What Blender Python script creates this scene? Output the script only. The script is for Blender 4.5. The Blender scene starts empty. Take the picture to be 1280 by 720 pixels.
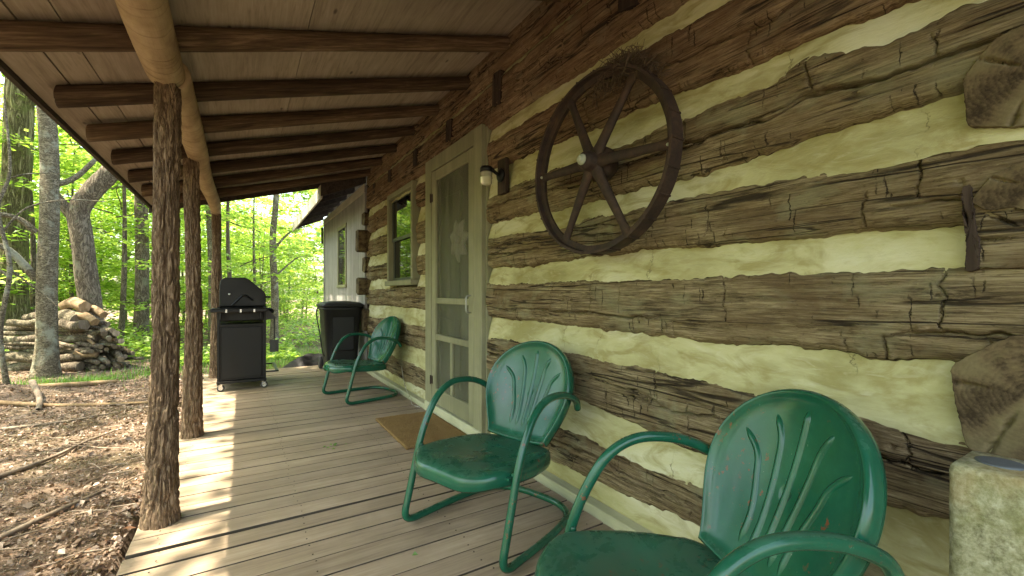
import bpy, math, random
import numpy as np
from mathutils import Vector, Matrix
R = math.radians
random.seed(7)
rng = np.random.default_rng(7)
sc = bpy.context.scene
COL = sc.collection

# ---------------------------------------------------------------- camera, sky, sun, exposure
YAW = math.atan(339 / 556)
cam_d = bpy.data.cameras.new('camera')
cam = bpy.data.objects.new('camera', cam_d); COL.objects.link(cam)
cam_d.sensor_width = 36; cam_d.lens = 556 / 1280 * 36; cam_d.shift_y = 6 / 1280
cam_d.clip_start = 0.02; cam_d.clip_end = 400
cam.location = (-1.5, 0, 1.08); cam.rotation_euler = (R(90), 0, -YAW)
sc.camera = cam

SUN_TO = Vector((-0.43, -0.03, 1.0)).normalized()          # towards the sun
SUN_EL = math.asin(SUN_TO.z)
w = bpy.data.worlds.new('World'); sc.world = w; w.use_nodes = True
nt = w.node_tree; nt.nodes.clear()
sky = nt.nodes.new('ShaderNodeTexSky'); sky.sky_type = 'NISHITA'; sky.sun_disc = False
sky.sun_elevation = SUN_EL; sky.sun_rotation = R(270); sky.air_density = 1.0; sky.dust_density = 2.5; sky.ozone_density = 0.6
bg = nt.nodes.new('ShaderNodeBackground'); bg.inputs['Strength'].default_value = 0.15
wo = nt.nodes.new('ShaderNodeOutputWorld')
nt.links.new(sky.outputs[0], bg.inputs[0]); nt.links.new(bg.outputs[0], wo.inputs[0])
sd = bpy.data.lights.new('sun', 'SUN'); sd.energy = 2.6; sd.angle = R(0.55); sd.color = (1, 0.965, 0.92)
so = bpy.data.objects.new('sun', sd); COL.objects.link(so)
so.rotation_euler = (-SUN_TO).to_track_quat('-Z', 'Y').to_euler()
so.location = (-8, 0, 20)
vs = sc.view_settings; vs.view_transform = 'Standard'; vs.look = 'None'; vs.exposure = 3.02; vs.gamma = 1.0; vs.use_curve_mapping = False
vs.use_white_balance = True; vs.white_balance_temperature = 7900; vs.white_balance_tint = 6
sc.render.engine = 'CYCLES'
cy = sc.cycles
cy.use_denoising = True
try: cy.denoiser = 'OPENIMAGEDENOISE'
except Exception: pass
cy.max_bounces = 10; cy.diffuse_bounces = 6; cy.glossy_bounces = 4; cy.transmission_bounces = 6; cy.transparent_max_bounces = 12
cy.sample_clamp_indirect = 8.0

# ---------------------------------------------------------------- noise
def _h(i, j, k, s):
    n = (i.astype(np.int64) * 374761393 + j.astype(np.int64) * 668265263 + k.astype(np.int64) * 2147483647 + s * 1274126177) & 0xFFFFFFFF
    n = ((n ^ (n >> 13)) * 1274126177) & 0xFFFFFFFF
    return ((n ^ (n >> 16)) & 0xFFFFFF) / 0xFFFFFF
def noise(x, y, z=0.0, s=0):
    x, y, z = np.broadcast_arrays(np.asarray(x, float), np.asarray(y, float), np.asarray(z, float))
    i, j, k = np.floor(x), np.floor(y), np.floor(z)
    a, b, c = x - i, y - j, z - k
    a = a * a * (3 - 2 * a); b = b * b * (3 - 2 * b); c = c * c * (3 - 2 * c)
    def L(p, q, t): return p + (q - p) * t
    v = lambda di, dj, dk: _h(i + di, j + dj, k + dk, s)
    r = L(L(L(v(0,0,0), v(1,0,0), a), L(v(0,1,0), v(1,1,0), a), b), L(L(v(0,0,1), v(1,0,1), a), L(v(0,1,1), v(1,1,1), a), b), c)
    return r * 2 - 1
def fbm(x, y, z=0.0, s=0, o=4):
    t = 0; a = 1; n = 0
    for q in range(o):
        t = t + a * noise(np.asarray(x) * 2**q, np.asarray(y) * 2**q, np.asarray(z) * 2**q, s + q * 17); n += a; a *= 0.5
    return t / n

# ---------------------------------------------------------------- mesh helpers
def mk(name, V, F, mat=None, parent=None, smooth=True, loc=None):
    me = bpy.data.meshes.new(name)
    V = np.asarray(V, dtype=np.float32)
    if isinstance(F, np.ndarray):
        n, m = F.shape
        me.vertices.add(len(V)); me.vertices.foreach_set('co', V.ravel())
        me.loops.add(n * m); me.loops.foreach_set('vertex_index', F.astype(np.int32).ravel())
        me.polygons.add(n)
        me.polygons.foreach_set('loop_start', np.arange(0, n * m, m, dtype=np.int32))
        me.polygons.foreach_set('loop_total', np.full(n, m, dtype=np.int32))
        me.update(calc_edges=True); me.validate()
    else:
        me.from_pydata([tuple(map(float, v)) for v in V], [], [tuple(map(int, f)) for f in F]); me.update()
    if smooth: me.polygons.foreach_set('use_smooth', np.ones(len(me.polygons), dtype=bool))
    if mat: me.materials.append(mat)
    return ob(name, me, parent, loc)
def ob(name, me, parent=None, loc=None):
    o = bpy.data.objects.new(name, me); COL.objects.link(o)
    if parent: o.parent = parent
    if loc is not None: o.location = loc
    return o
def tag(o, label=None, cat=None, group=None, kind=None):
    if label: o['label'] = label
    if cat: o['category'] = cat
    if group: o['group'] = group
    if kind: o['kind'] = kind
    return o
def empty(name, loc=(0, 0, 0), rz=0):
    o = bpy.data.objects.new(name, None); COL.objects.link(o); o.location = loc; o.rotation_euler[2] = rz
    o.empty_display_size = 0.1
    return o
class MB:
    def __init__(s): s.V = []; s.F = []
    def add(s, V, F):
        b = len(s.V); s.V += [tuple(map(float, v)) for v in V]; s.F += [tuple(int(i) + b for i in f) for f in F]; return s
    def box(s, a, b, ch=0.0):
        x0, y0, z0 = a; x1, y1, z1 = b
        if ch <= 0:
            V = [(x0,y0,z0),(x1,y0,z0),(x1,y1,z0),(x0,y1,z0),(x0,y0,z1),(x1,y0,z1),(x1,y1,z1),(x0,y1,z1)]
            return s.add(V, [(0,3,2,1),(4,5,6,7),(0,1,5,4),(1,2,6,5),(2,3,7,6),(3,0,4,7)])
        c = min(ch, abs(x1-x0)*.45, abs(y1-y0)*.45, abs(z1-z0)*.45)
        lo = (x0, y0, z0); hi = (x1, y1, z1); V = []; idx = {}
        for sx in (0, 1):
            for sy in (0, 1):
                for sz in (0, 1):
                    sg = (sx, sy, sz)
                    for ax in range(3):
                        p = []
                        for q in range(3):
                            base = hi[q] if sg[q] else lo[q]
                            p.append(base if q == ax else base + (-c if sg[q] else c))
                        idx[(sg, ax)] = len(V); V.append(tuple(p))
        F = []
        for ax in range(3):
            u, v = [(1, 2), (2, 0), (0, 1)][ax]
            for sd_ in (0, 1):
                q = []
                for (a_, b_) in ((0, 0), (1, 0), (1, 1), (0, 1)):
                    sg = [0, 0, 0]; sg[ax] = sd_; sg[u] = a_; sg[v] = b_; q.append(idx[(tuple(sg), ax)])
                F.append(tuple(q if sd_ else q[::-1]))
        cen = np.array([(x0+x1)/2, (y0+y1)/2, (z0+z1)/2])
        def outw(f):
            P = [np.array(V[i]) for i in f]; n = np.cross(P[1]-P[0], P[2]-P[0])
            return f if np.dot(n, sum(P)/len(P) - cen) > 0 else f[::-1]
        for ax in range(3):
            u, v = [q for q in range(3) if q != ax]
            for a_ in (0, 1):
                for b_ in (0, 1):
                    s0 = [0,0,0]; s0[u] = a_; s0[v] = b_; s1 = list(s0); s0[ax] = 0; s1[ax] = 1
                    F.append(outw((idx[(tuple(s0), u)], idx[(tuple(s1), u)], idx[(tuple(s1), v)], idx[(tuple(s0), v)])))
        for sx in (0, 1):
            for sy in (0, 1):
                for sz in (0, 1): F.append(outw(tuple(idx[((sx, sy, sz), ax)] for ax in range(3))))
        return s.add(V, F)
    def tube(s, P, r, n=10, cap=True):
        V, F = tube_arr(P, r, n, cap); return s.add(V, F)
    def build(s, name, mat, parent=None, smooth=False, loc=None):
        return mk(name, s.V, s.F, mat, parent, smooth, loc)
def frames(P):
    P = np.asarray(P, float); T = np.gradient(P, axis=0); T /= np.linalg.norm(T, axis=1)[:, None] + 1e-12
    up = np.array([0, 0, 1.0]) if abs(T[0][2]) < 0.9 else np.array([1.0, 0, 0])
    N = []; n = up - T[0] * np.dot(up, T[0]); n /= np.linalg.norm(n)
    for t in T:
        n = n - t * np.dot(n, t); n /= np.linalg.norm(n) + 1e-12; N.append(n)
    N = np.array(N); return T, N, np.cross(T, N)
def tube_arr(P, r, n=10, cap=True):
    P = np.asarray(P, float); m = len(P); T, N, B = frames(P)
    r = np.broadcast_to(np.asarray(r, float), (m,))
    a = np.linspace(0, 2*np.pi, n, endpoint=False)
    V = P[:, None] + r[:, None, None] * (np.cos(a)[None, :, None] * N[:, None] + np.sin(a)[None, :, None] * B[:, None])
    V = V.reshape(-1, 3); F = []
    for i in range(m - 1):
        for j in range(n):
            k = (j + 1) % n; F.append((i*n+j, i*n+k, (i+1)*n+k, (i+1)*n+j))
    if cap: F.append(tuple(range(n))[::-1]); F.append(tuple((m-1)*n + j for j in range(n)))
    return V, F
def lathe(prof, n=24, axis='z', c=(0, 0, 0)):
    a = np.linspace(0, 2*np.pi, n, endpoint=False); V = []
    for r_, h in prof:
        for t in a:
            p = (r_*math.cos(t), r_*math.sin(t), h)
            if axis == 'x': p = (p[2], p[0], p[1])
            if axis == 'y': p = (p[1], p[2], p[0])
            V.append((p[0]+c[0], p[1]+c[1], p[2]+c[2]))
    F = []; m = len(prof)
    for i in range(m - 1):
        for j in range(n):
            k = (j+1) % n; F.append((i*n+j, i*n+k, (i+1)*n+k, (i+1)*n+j))
    F.append(tuple(range(n))[::-1]); F.append(tuple((m-1)*n+j for j in range(n)))
    return V, F
def gridF(nu, nv, wrap=False):
    i = np.arange(nu if wrap else nu - 1); j = np.arange(nv - 1)
    I, J = np.meshgrid(i, j, indexing='ij'); I2 = (I + 1) % nu
    return np.stack([I*nv+J, I2*nv+J, I2*nv+J+1, I*nv+J+1], -1).reshape(-1, 4)
def spline(P, k=8, closed=False):
    P = np.asarray(P, float); n = len(P); out = []
    for i in range(n - 1):
        p0 = P[max(i-1, 0)]; p1 = P[i]; p2 = P[i+1]; p3 = P[min(i+2, n-1)]
        for t in np.linspace(0, 1, k, endpoint=False):
            out.append(0.5*((2*p1)+(-p0+p2)*t+(2*p0-5*p1+4*p2-p3)*t*t+(-p0+3*p1-3*p2+p3)*t**3))
    out.append(P[-1]); return np.array(out)

# ---------------------------------------------------------------- materials
class NG:
    def __init__(s, name):
        s.m = bpy.data.materials.new(name); s.m.use_nodes = True; s.t = s.m.node_tree; s.t.nodes.clear()
        s.out = s.n('OutputMaterial'); s.b = None
    def n(s, typ, **kw):
        nd = s.t.nodes.new('ShaderNode' + typ)
        for k, v in kw.items(): setattr(nd, k, v)
        return nd
    def set(s, nd, **kw):
        for k, v in kw.items():
            k = k.replace('_', ' ')
            if hasattr(v, 'is_linked') or isinstance(v, bpy.types.NodeSocket): s.t.links.new(v, nd.inputs[k])
            else: nd.inputs[k].default_value = v
        return nd
    def link(s, a, b): s.t.links.new(a, b)
    def coord(s, scale=(1, 1, 1), rnd=0.0, kind='Object', tilt=0.0):
        tc = s.n('TexCoord'); mp = s.n('Mapping'); mp.inputs['Scale'].default_value = scale
        src = tc.outputs[kind]
        if tilt:
            vr = s.n('VectorRotate', rotation_type='Y_AXIS'); vr.inputs['Angle'].default_value = tilt; s.link(src, vr.inputs['Vector']); src = vr.outputs[0]
        if rnd:
            oi = s.n('ObjectInfo'); mul = s.n('Math', operation='MULTIPLY'); mul.inputs[1].default_value = rnd
            s.link(oi.outputs['Random'], mul.inputs[0]); ad = s.n('VectorMath', operation='ADD')
            s.link(src, ad.inputs[0]); s.link(mul.outputs[0], ad.inputs[1]); src = ad.outputs[0]
        s.link(src, mp.inputs['Vector']); return mp.outputs[0]
    def noise(s, vec, scale=5, detail=6, rough=0.6, dist=0.0):
        nd = s.n('TexNoise'); s.link(vec, nd.inputs['Vector'])
        nd.inputs['Scale'].default_value = scale; nd.inputs['Detail'].default_value = detail; nd.inputs['Roughness'].default_value = rough; nd.inputs['Distortion'].default_value = dist
        return nd.outputs['Fac']
    def vor(s, vec, scale=5, feature='F1', rnd=1.0):
        nd = s.n('TexVoronoi', feature=feature); s.link(vec, nd.inputs['Vector']); nd.inputs['Scale'].default_value = scale
        nd.inputs['Randomness'].default_value = rnd
        return nd.outputs['Distance']
    def ramp(s, fac, stops, interp='LINEAR'):
        nd = s.n('ValToRGB'); nd.color_ramp.interpolation = interp; el = nd.color_ramp.elements
        while len(el) < len(stops): el.new(0.5)
        for e, (p, c) in zip(el, stops):
            e.position = p; e.color = (c, c, c, 1) if not hasattr(c, '__len__') else (*c, 1)
        s.link(fac, nd.inputs[0]); return nd.outputs[0]
    def mix(s, fac, a, b, mode='MIX'):
        nd = s.n('MixRGB', blend_type=mode)
        for i, v in ((0, fac), (1, a), (2, b)):
            if isinstance(v, bpy.types.NodeSocket): s.link(v, nd.inputs[i])
            else: nd.inputs[i].default_value = v if i == 0 else ((*v, 1) if hasattr(v, '__len__') else (v, v, v, 1))
        return nd.outputs[0]
    def math(s, op, a, b=0.0):
        nd = s.n('Math', operation=op)
        for i, v in ((0, a), (1, b)):
            if isinstance(v, bpy.types.NodeSocket): s.link(v, nd.inputs[i])
            else: nd.inputs[i].default_value = v
        return nd.outputs[0]
    def bump(s, h, strength=0.4, dist=0.01, normal=None):
        nd = s.n('Bump'); nd.inputs['Strength'].default_value = strength; nd.inputs['Distance'].default_value = dist
        s.link(h, nd.inputs['Height'])
        if normal is not None: s.link(normal, nd.inputs['Normal'])
        return nd.outputs[0]
    def vary(s, col, amt=0.25):
        oi = s.n('ObjectInfo'); mr = s.n('MapRange'); s.link(oi.outputs['Random'], mr.inputs[0])
        mr.inputs[3].default_value = 1 - amt; mr.inputs[4].default_value = 1 + amt
        hs = s.n('HueSaturation'); s.link(mr.outputs[0], hs.inputs['Value']); s.link(col, hs.inputs['Color'])
        return hs.outputs[0]
    def principled(s, col, rough=0.7, normal=None, metal=0.0, spec=0.5, coat=0.0):
        b = s.n('BsdfPrincipled')
        for k, v in (('Base Color', col), ('Roughness', rough), ('Metallic', metal), ('Specular IOR Level', spec), ('Coat Weight', coat)):
            if isinstance(v, bpy.types.NodeSocket): s.link(v, b.inputs[k])
            else: b.inputs[k].default_value = (*v, 1) if hasattr(v, '__len__') else v
        if normal is not None: s.link(normal, b.inputs['Normal'])
        s.link(b.outputs[0], s.out.inputs['Surface']); s.b = b; return s.m
def flat(name, col, rough=0.5, metal=0.0, amt=0.12, scale=18, bump=0.15, bd=0.003, spec=0.5, coat=0.0):
    g = NG(name); v = g.coord(); n = g.noise(v, scale, 5, 0.6)
    c = g.ramp(n, [(0.25, tuple(x*(1-amt*2) for x in col)), (0.5, col), (0.8, tuple(min(1, x*(1+amt*2)) for x in col))])
    rr = g.ramp(n, [(0.3, max(0, rough-0.1)), (0.75, min(1, rough+0.12))])
    return g.principled(c, rr, g.bump(g.noise(v, scale*4, 3), bump, bd), metal, spec, coat)
def wood(name, dark, mid, light, axis='y', fine=60, rnd=13.0, bump=0.5, bd=0.006, vary=0.15, rough=0.85, knots=False, tint=None, blotch=2.2, spec=0.25, tilt=0.0):
    """weathered timber: streaks along `axis`, blotches, knots"""
    g = NG(name); st = {'x': (0.06, 1, 1), 'y': (1, 0.06, 1), 'z': (1, 1, 0.06)}[axis]
    v = g.coord(st, rnd, tilt=tilt); vf = g.coord((1, 1, 1), rnd)
    n1 = g.noise(v, fine, 8, 0.65, 0.6); n2 = g.noise(v, fine*0.22, 5, 0.6, 1.2); n3 = g.noise(vf, blotch, 5, 0.6)
    k = g.math('ADD', g.math('MULTIPLY', n1, 0.55), g.math('MULTIPLY', n2, 0.45))
    c = g.ramp(k, [(0.32, dark), (0.5, mid), (0.68, light)])
    c = g.mix(g.ramp(n3, [(0.35, 0.0), (0.7, 0.55)]), c, tuple(x*0.55 for x in mid), 'MIX')
    if tint: c = g.mix(g.ramp(g.noise(vf, blotch*0.7+0.3, 4), [(0.45, 0.0), (0.65, 0.6)]), c, tint)
    if knots:
        d = g.vor(g.coord(tuple(3.0 if a < 1 else 8.0 for a in st), rnd), 1.0)
        c = g.mix(g.ramp(d, [(0.04, 0.75), (0.10, 0.0)]), c, tuple(x*0.3 for x in dark))
    c = g.vary(c, vary)
    return g.principled(c, rough, g.bump(k, bump, bd), spec=spec)

M = {}
def m_log(name, dark, mid, light, alt, grey):
    """hewn, sun-dried log face: fine grain along y, blotches, wandering splits and short cross checks"""
    g = NG(name); tc = g.n('TexCoord'); src = tc.outputs['Object']
    def mp(sc_, off=(0, 0, 0)):
        m_ = g.n('Mapping'); m_.inputs['Scale'].default_value = sc_; m_.inputs['Location'].default_value = off; g.link(src, m_.inputs[0]); return m_.outputs[0]
    grain = g.noise(mp((1, .035, 1)), 210, 8, .75, .3); streak = g.noise(mp((1, .06, 1)), 38, 7, .66, .6); blot = g.noise(mp((1, .45, 1)), 4.2, 6, .62, .6); blot2 = g.noise(mp((1, .6, 1), (3, 7, 5)), 7.5, 5, .6, .4)
    speck = g.noise(mp((1, .5, 1)), 90, 5, .8)
    k = g.math('ADD', g.math('MULTIPLY', grain, .6), g.math('MULTIPLY', streak, .4))
    c = g.ramp(k, [(.40, dark), (.495, mid), (.585, light)])
    c = g.mix(g.ramp(blot, [(.42, 0.0), (.62, .75)]), c, g.mix(k, tuple(x*.6 for x in alt), tuple(x*1.35 for x in alt)))
    c = g.mix(g.ramp(blot2, [(.52, 0.0), (.66, .7)]), c, g.mix(k, tuple(x*.55 for x in grey), tuple(x*1.4 for x in grey)))
    c = g.mix(g.ramp(blot, [(.25, .6), (.42, 0.0)]), c, tuple(x*.8 for x in dark))
    c = g.mix(g.ramp(speck, [(.66, 0.0), (.74, .5)]), c, tuple(min(1, x*1.5) for x in light))
    pit = g.noise(mp((1, .22, 1), (4, 4, 4)), 150, 6, .8, .5)
    c = g.mix(g.ramp(pit, [(.30, .75), (.43, 0.0)]), c, tuple(x*.7 for x in dark))
    c = g.mix(g.ramp(pit, [(.60, 0.0), (.70, .45)]), c, tuple(min(1, x*1.15) for x in light))
    # contour-line splits along the grain
    lines = None
    for (sc_, off, w_, hi) in (((1, .035, 1), (0, 0, 0), .014, .85), ((1, .05, 1), (5, 2, 9), .010, .8)):
        n = g.noise(mp(sc_, off), 9.0, 3, .55, .5); d = g.math('ABSOLUTE', g.math('SUBTRACT', n, .5)); l = g.ramp(d, [(w_*.35, 1.0), (w_, 0.0)])
        msk = g.ramp(g.noise(mp((1, .3, 1), (off[1], 4, 1)), 5, 3), [(.44, 0.0), (.52, hi)]); l = g.math('MULTIPLY', l, msk); lines = l if lines is None else g.math('MAXIMUM', lines, l)
    # cross checks: short upright cracks, each within its own band of the face
    nz = g.noise(src, 26, 5, .7); nb = g.noise(mp((1, .5, 1)), 6, 3, .5)
    sx = g.n('SeparateXYZ'); g.link(src, sx.inputs[0]); cc = None
    for (fz, fy, off) in ((11.0, 7.0, 0.0), (7.0, 10.0, 31.0)):
        band = g.math('FLOOR', g.math('ADD', g.math('MULTIPLY', sx.outputs['Z'], fz), g.math('MULTIPLY', nb, 1.2)))
        w1 = g.math('ADD', g.math('ADD', g.math('MULTIPLY', sx.outputs['Y'], fy), g.math('MULTIPLY', nz, .30)), g.math('ADD', g.math('MULTIPLY', band, 17.37), off))
        vn = g.n('TexVoronoi', feature='DISTANCE_TO_EDGE', voronoi_dimensions='1D'); g.link(w1, vn.inputs['W']); vn.inputs['Scale'].default_value = 1.0
        q_ = g.ramp(vn.outputs['Distance'], [(.007, 1.0), (.018, 0.0)]); cc = q_ if cc is None else g.math('MAXIMUM', cc, q_)
    msk = g.ramp(g.noise(mp((1, .7, 1), (9, 1, 3)), 8, 4), [(.53, 0.0), (.60, .85)]); cc = g.math('MULTIPLY', cc, msk)
    lines = g.math('MAXIMUM', lines, cc)
    c = g.mix(lines, c, (.016, .011, .007))
    h = g.math('SUBTRACT', g.math('ADD', k, g.math('ADD', g.math('MULTIPLY', speck, .25), g.math('MULTIPLY', pit, .5))), g.math('MULTIPLY', lines, 1.4))
    return g.principled(c, .92, g.bump(h, 1.0, .014), spec=.2)
M['log'] = m_log('weathered_log_wood', (.042, .030, .016), (.225, .172, .094), (.43, .35, .21), (.165, .112, .058), (.29, .27, .16))
M['log_red'] = m_log('reddish_log_wood', (.036, .021, .011), (.21, .137, .078), (.37, .265, .165), (.16, .092, .05), (.22, .167, .105))  # upper logs: redder wood, with some of the light's tone painted in
M['rafter'] = wood('dark_pole_wood', (0.014, 0.008, 0.0045), (0.085, 0.052, 0.029), (0.24, 0.165, 0.105), 'x', 75, 9, 0.8, 0.007, 0.3, 0.85, tilt=math.atan(.276))
M['deck'] = wood('painted_deck_wood', (0.21, 0.15, 0.10), (0.36, 0.272, 0.19), (0.45, 0.355, 0.26), 'x', 75, 21, 0.4, 0.004, 0.14, 0.6, blotch=3.5)
M['gap_shade'] = wood('board_gap_shade', (0.03, 0.024, 0.018), (0.075, 0.06, 0.045), (0.13, 0.105, 0.08), 'x', 60, 9, 0.4, 0.004, 0.15, 0.9)  # dark colour for the board sides, shade between boards put into it
M['ceil'] = wood('ceiling_plywood', (0.20, 0.155, 0.115), (0.36, 0.29, 0.225), (0.46, 0.385, 0.31), 'y', 75, 17, 0.35, 0.004, 0.07, 0.85, knots=True, blotch=1.6)
M['trimwood'] = wood('trim_paint', (0.18, 0.175, 0.105), (0.245, 0.24, 0.148), (0.30, 0.295, 0.19), 'z', 30, 7, 0.2, 0.003, 0.04, 0.6, blotch=2.5)
M['base_trim'] = wood('base_trim_paint', (0.34, 0.34, 0.22), (0.47, 0.47, 0.32), (0.55, 0.55, 0.4), 'y', 30, 7, 0.25, 0.003, 0.04, 0.65, blotch=4)
M['siding'] = wood('grey_siding', (0.20, 0.19, 0.175), (0.30, 0.285, 0.265), (0.38, 0.36, 0.34), 'z', 40, 11, 0.3, 0.004, 0.08, 0.75)
M['fascia'] = wood('fascia_paint', (0.36, 0.32, 0.25), (0.52, 0.47, 0.38), (0.62, 0.57, 0.47), 'y', 40, 11, 0.3, 0.004, 0.06, 0.75)
M['darkwood'] = wood('dark_stained_wood', (0.012, 0.008, 0.006), (0.04, 0.026, 0.018), (0.08, 0.055, 0.04), 'z', 50, 5, 0.5, 0.005, 0.15, 0.8)
M['roofdark'] = wood('dark_roof_boards', (0.02, 0.014, 0.01), (0.06, 0.045, 0.035), (0.1, 0.08, 0.065), 'y', 40, 5, 0.4, 0.005, 0.15, 0.85)
def m_chink():
    g = NG('chinking_mortar'); v = g.coord(); vs_ = g.coord((1, 0.35, 1)); vd = g.coord((1, .5, 1.0))
    n = g.noise(vs_, 3.2, 6, 0.6, 0.5); n2 = g.noise(v, 60, 6, 0.75); n3 = g.noise(vs_, 11, 6, 0.62, 1.2); n4 = g.noise(g.coord((1, .25, 1)), 34, 5, .6, 1.5)
    c = g.ramp(n, [(0.36, (0.30, 0.275, 0.125)), (0.5, (0.46, 0.44, 0.24)), (0.64, (0.57, 0.56, 0.39))])
    c = g.mix(g.ramp(n3, [(0.48, 0.0), (0.64, 0.7)]), c, (0.27, 0.23, 0.085))
    c = g.mix(g.ramp(n4, [(0.56, 0.0), (0.74, 0.35)]), c, (0.60, 0.585, 0.42))
    c = g.mix(g.ramp(n2, [(0.64, 0.0), (0.76, 0.55)]), c, (0.25, 0.21, 0.11))
    sx = g.n('SeparateXYZ'); tc = g.n('TexCoord'); g.link(tc.outputs['Object'], sx.inputs[0])
    w1 = g.math('ADD', g.math('ADD', g.math('MULTIPLY', sx.outputs['Y'], 2.6), g.math('MULTIPLY', g.noise(v, 14, 5, .7), .35)), g.math('MULTIPLY', g.math('FLOOR', g.math('MULTIPLY', sx.outputs['Z'], 3.0)), 7.7))
    vn = g.n('TexVoronoi', feature='DISTANCE_TO_EDGE', voronoi_dimensions='1D'); g.link(w1, vn.inputs['W']); vn.inputs['Scale'].default_value = 1.0
    cm = g.math('MULTIPLY', g.ramp(vn.outputs['Distance'], [(.002, 1.0), (.006, 0.0)]), g.ramp(g.noise(vd, 5, 3), [(.50, 0.0), (.58, .8)]))
    c = g.mix(cm, c, (.12, .10, .05))
    h = g.math('SUBTRACT', g.math('ADD', g.math('MULTIPLY', n2, 0.35), g.math('ADD', n3, g.math('MULTIPLY', n4, .4))), g.math('MULTIPLY', cm, .8))
    return g.principled(c, 0.92, g.bump(h, 0.5, 0.012), spec=0.2)
M['chink'] = m_chink()
def m_end():
    g = NG('log_end_grain'); v = g.coord(); n0 = g.noise(v, 9, 5, 0.6); n = g.noise(v, 60, 8, 0.75)
    wv = g.n('TexWave', wave_type='RINGS', rings_direction='X'); g.link(v, wv.inputs[0]); wv.inputs['Scale'].default_value = 30; wv.inputs['Distortion'].default_value = 7; wv.inputs['Detail'].default_value = 4; wv.inputs['Detail Scale'].default_value = 2.0
    k = g.math('ADD', g.math('MULTIPLY', wv.outputs['Fac'], .03), g.math('ADD', g.math('MULTIPLY', n, 0.32), g.math('MULTIPLY', n0, 0.58)))
    c = g.ramp(k, [(0.38, (0.035, 0.024, 0.013)), (0.5, (0.125, 0.09, 0.05)), (0.64, (0.22, 0.165, 0.097))])
    c = g.mix(g.ramp(n0, [(.48, 0.0), (.62, .5)]), c, (.13, .115, .058))
    return g.principled(c, 0.9, g.bump(k, 0.5, 0.006), spec=0.2)
M['end'] = m_end()
def m_bark(name, dark, mid, light, sc_=26, tint=None, bd=0.02, st=0.22, tthr=0.5, ridge=1.0):
    g = NG(name); v = g.coord((1, 1, st), 5.0); vf = g.coord((1, 1, 1), 5.0)
    a = g.noise(v, sc_, 5, 0.6, 1.6); rd = g.math('MULTIPLY', g.math('ABSOLUTE', g.math('SUBTRACT', a, .5)), 5.0)
    n = g.noise(vf, sc_*3.5, 8, 0.75, .6); n2 = g.noise(vf, 3.2, 6, .65, .4)
    h = g.math('ADD', g.math('MULTIPLY', g.ramp(rd, [(0.0, 0.0), (0.5, 1.0)]), .55*ridge), g.math('MULTIPLY', n, .6))
    c = g.ramp(h, [(0.26, dark), (0.36+.36*ridge, mid), (0.6+.5*ridge, light)])
    if tint: c = g.mix(g.ramp(n2, [(tthr, 0.0), (tthr+0.1, 0.7)]), c, tint)
    return g.principled(c, 0.92, g.bump(h, 0.9, bd), spec=0.15)
M['post'] = m_bark('post_bark', (0.10, 0.064, 0.04), (0.25, 0.172, 0.11), (0.40, 0.30, 0.205), 44, None, 0.010, 0.16, .55, .8)
M['bark_grey'] = m_bark('grey_bark', (0.04, 0.033, 0.022), (0.19, 0.16, 0.11), (0.40, 0.36, 0.28), 11, (0.31, 0.32, 0.25), 0.02, 1.9, 0.54, .45)
M['bark_brown'] = m_bark('brown_bark', (0.045, 0.035, 0.025), (0.18, 0.145, 0.105), (0.34, 0.29, 0.22), 13, (0.2, 0.21, 0.14), 0.02, 0.3, 0.58, .6)
M['bark_moss'] = m_bark('mossy_furrowed_bark', (0.05, 0.042, 0.02), (0.2, 0.18, 0.085), (0.36, 0.33, 0.19), 13, (0.17, 0.2, 0.06), 0.05, 0.14, 0.5, 1.0)
def m_beam():
    g = NG('peeled_beam_wood'); v = g.coord((1, 0.5, 1)); vr = g.coord((1.6, 24, 1.6)); v2 = g.coord((1, 0.08, 1))
    n = g.noise(v, 9, 6, 0.65); r = g.noise(vr, 1.6, 4, 0.55, 1.5); s_ = g.noise(v2, 50, 5)
    c = g.ramp(n, [(0.3, (0.25, 0.16, 0.09)), (0.55, (0.40, 0.28, 0.165)), (0.8, (0.52, 0.39, 0.255))])
    c = g.mix(g.ramp(r, [(0.56, 0.0), (0.66, 0.6)]), c, (0.17, 0.10, 0.052))
    c = g.mix(g.ramp(s_, [(0.6, 0.0), (0.75, 0.35)]), c, (0.25, 0.16, 0.09))
    return g.principled(c, 0.8, g.bump(g.math('ADD', r, s_), 0.5, 0.006), spec=0.25)
M['beam'] = m_beam()
def m_green():
    g = NG('green_enamel'); v = g.coord(); n = g.noise(v, 7, 6, 0.65); n2 = g.noise(v, 38, 5, 0.7); n3 = g.noise(v, 4.0, 3)
    c = g.ramp(n, [(0.3, (0.004, 0.068, 0.038)), (0.55, (0.006, 0.090, 0.051)), (0.8, (0.015, 0.125, 0.072))])
    n5 = g.noise(v, 120, 3, .7); wear = g.math('MULTIPLY', g.ramp(n2, [(0.60, 0.0), (0.64, 1.0)]), g.ramp(n3, [(0.50, 0.0), (0.58, 1.0)]))
    c = g.mix(g.math('MULTIPLY', g.ramp(n5, [(.68, 0.0), (.73, .7)]), g.ramp(n, [(.45, 0.0), (.6, 1.0)])), c, (.16, .27, .21))
    ge = g.n('NewGeometry'); sz = g.n('SeparateXYZ'); g.link(ge.outputs['Normal'], sz.inputs[0])      # dust settles on what faces up
    dust = g.math('MULTIPLY', g.ramp(sz.outputs['Z'], [(.6, 0.0), (.95, .16)]), g.ramp(g.noise(v, 11, 7, .72, .6), [(.38, .1), (.62, 1.0)]))
    c = g.mix(dust, c, (.20, .21, .15))
    c = g.mix(wear, c, (0.16, 0.055, 0.025))
    rr = g.math('ADD', g.ramp(n, [(0.3, 0.14), (0.7, 0.28)]), dust)
    return g.principled(c, rr, g.bump(n2, 0.06, 0.002), spec=0.42)
M['green'] = m_green()
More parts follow.
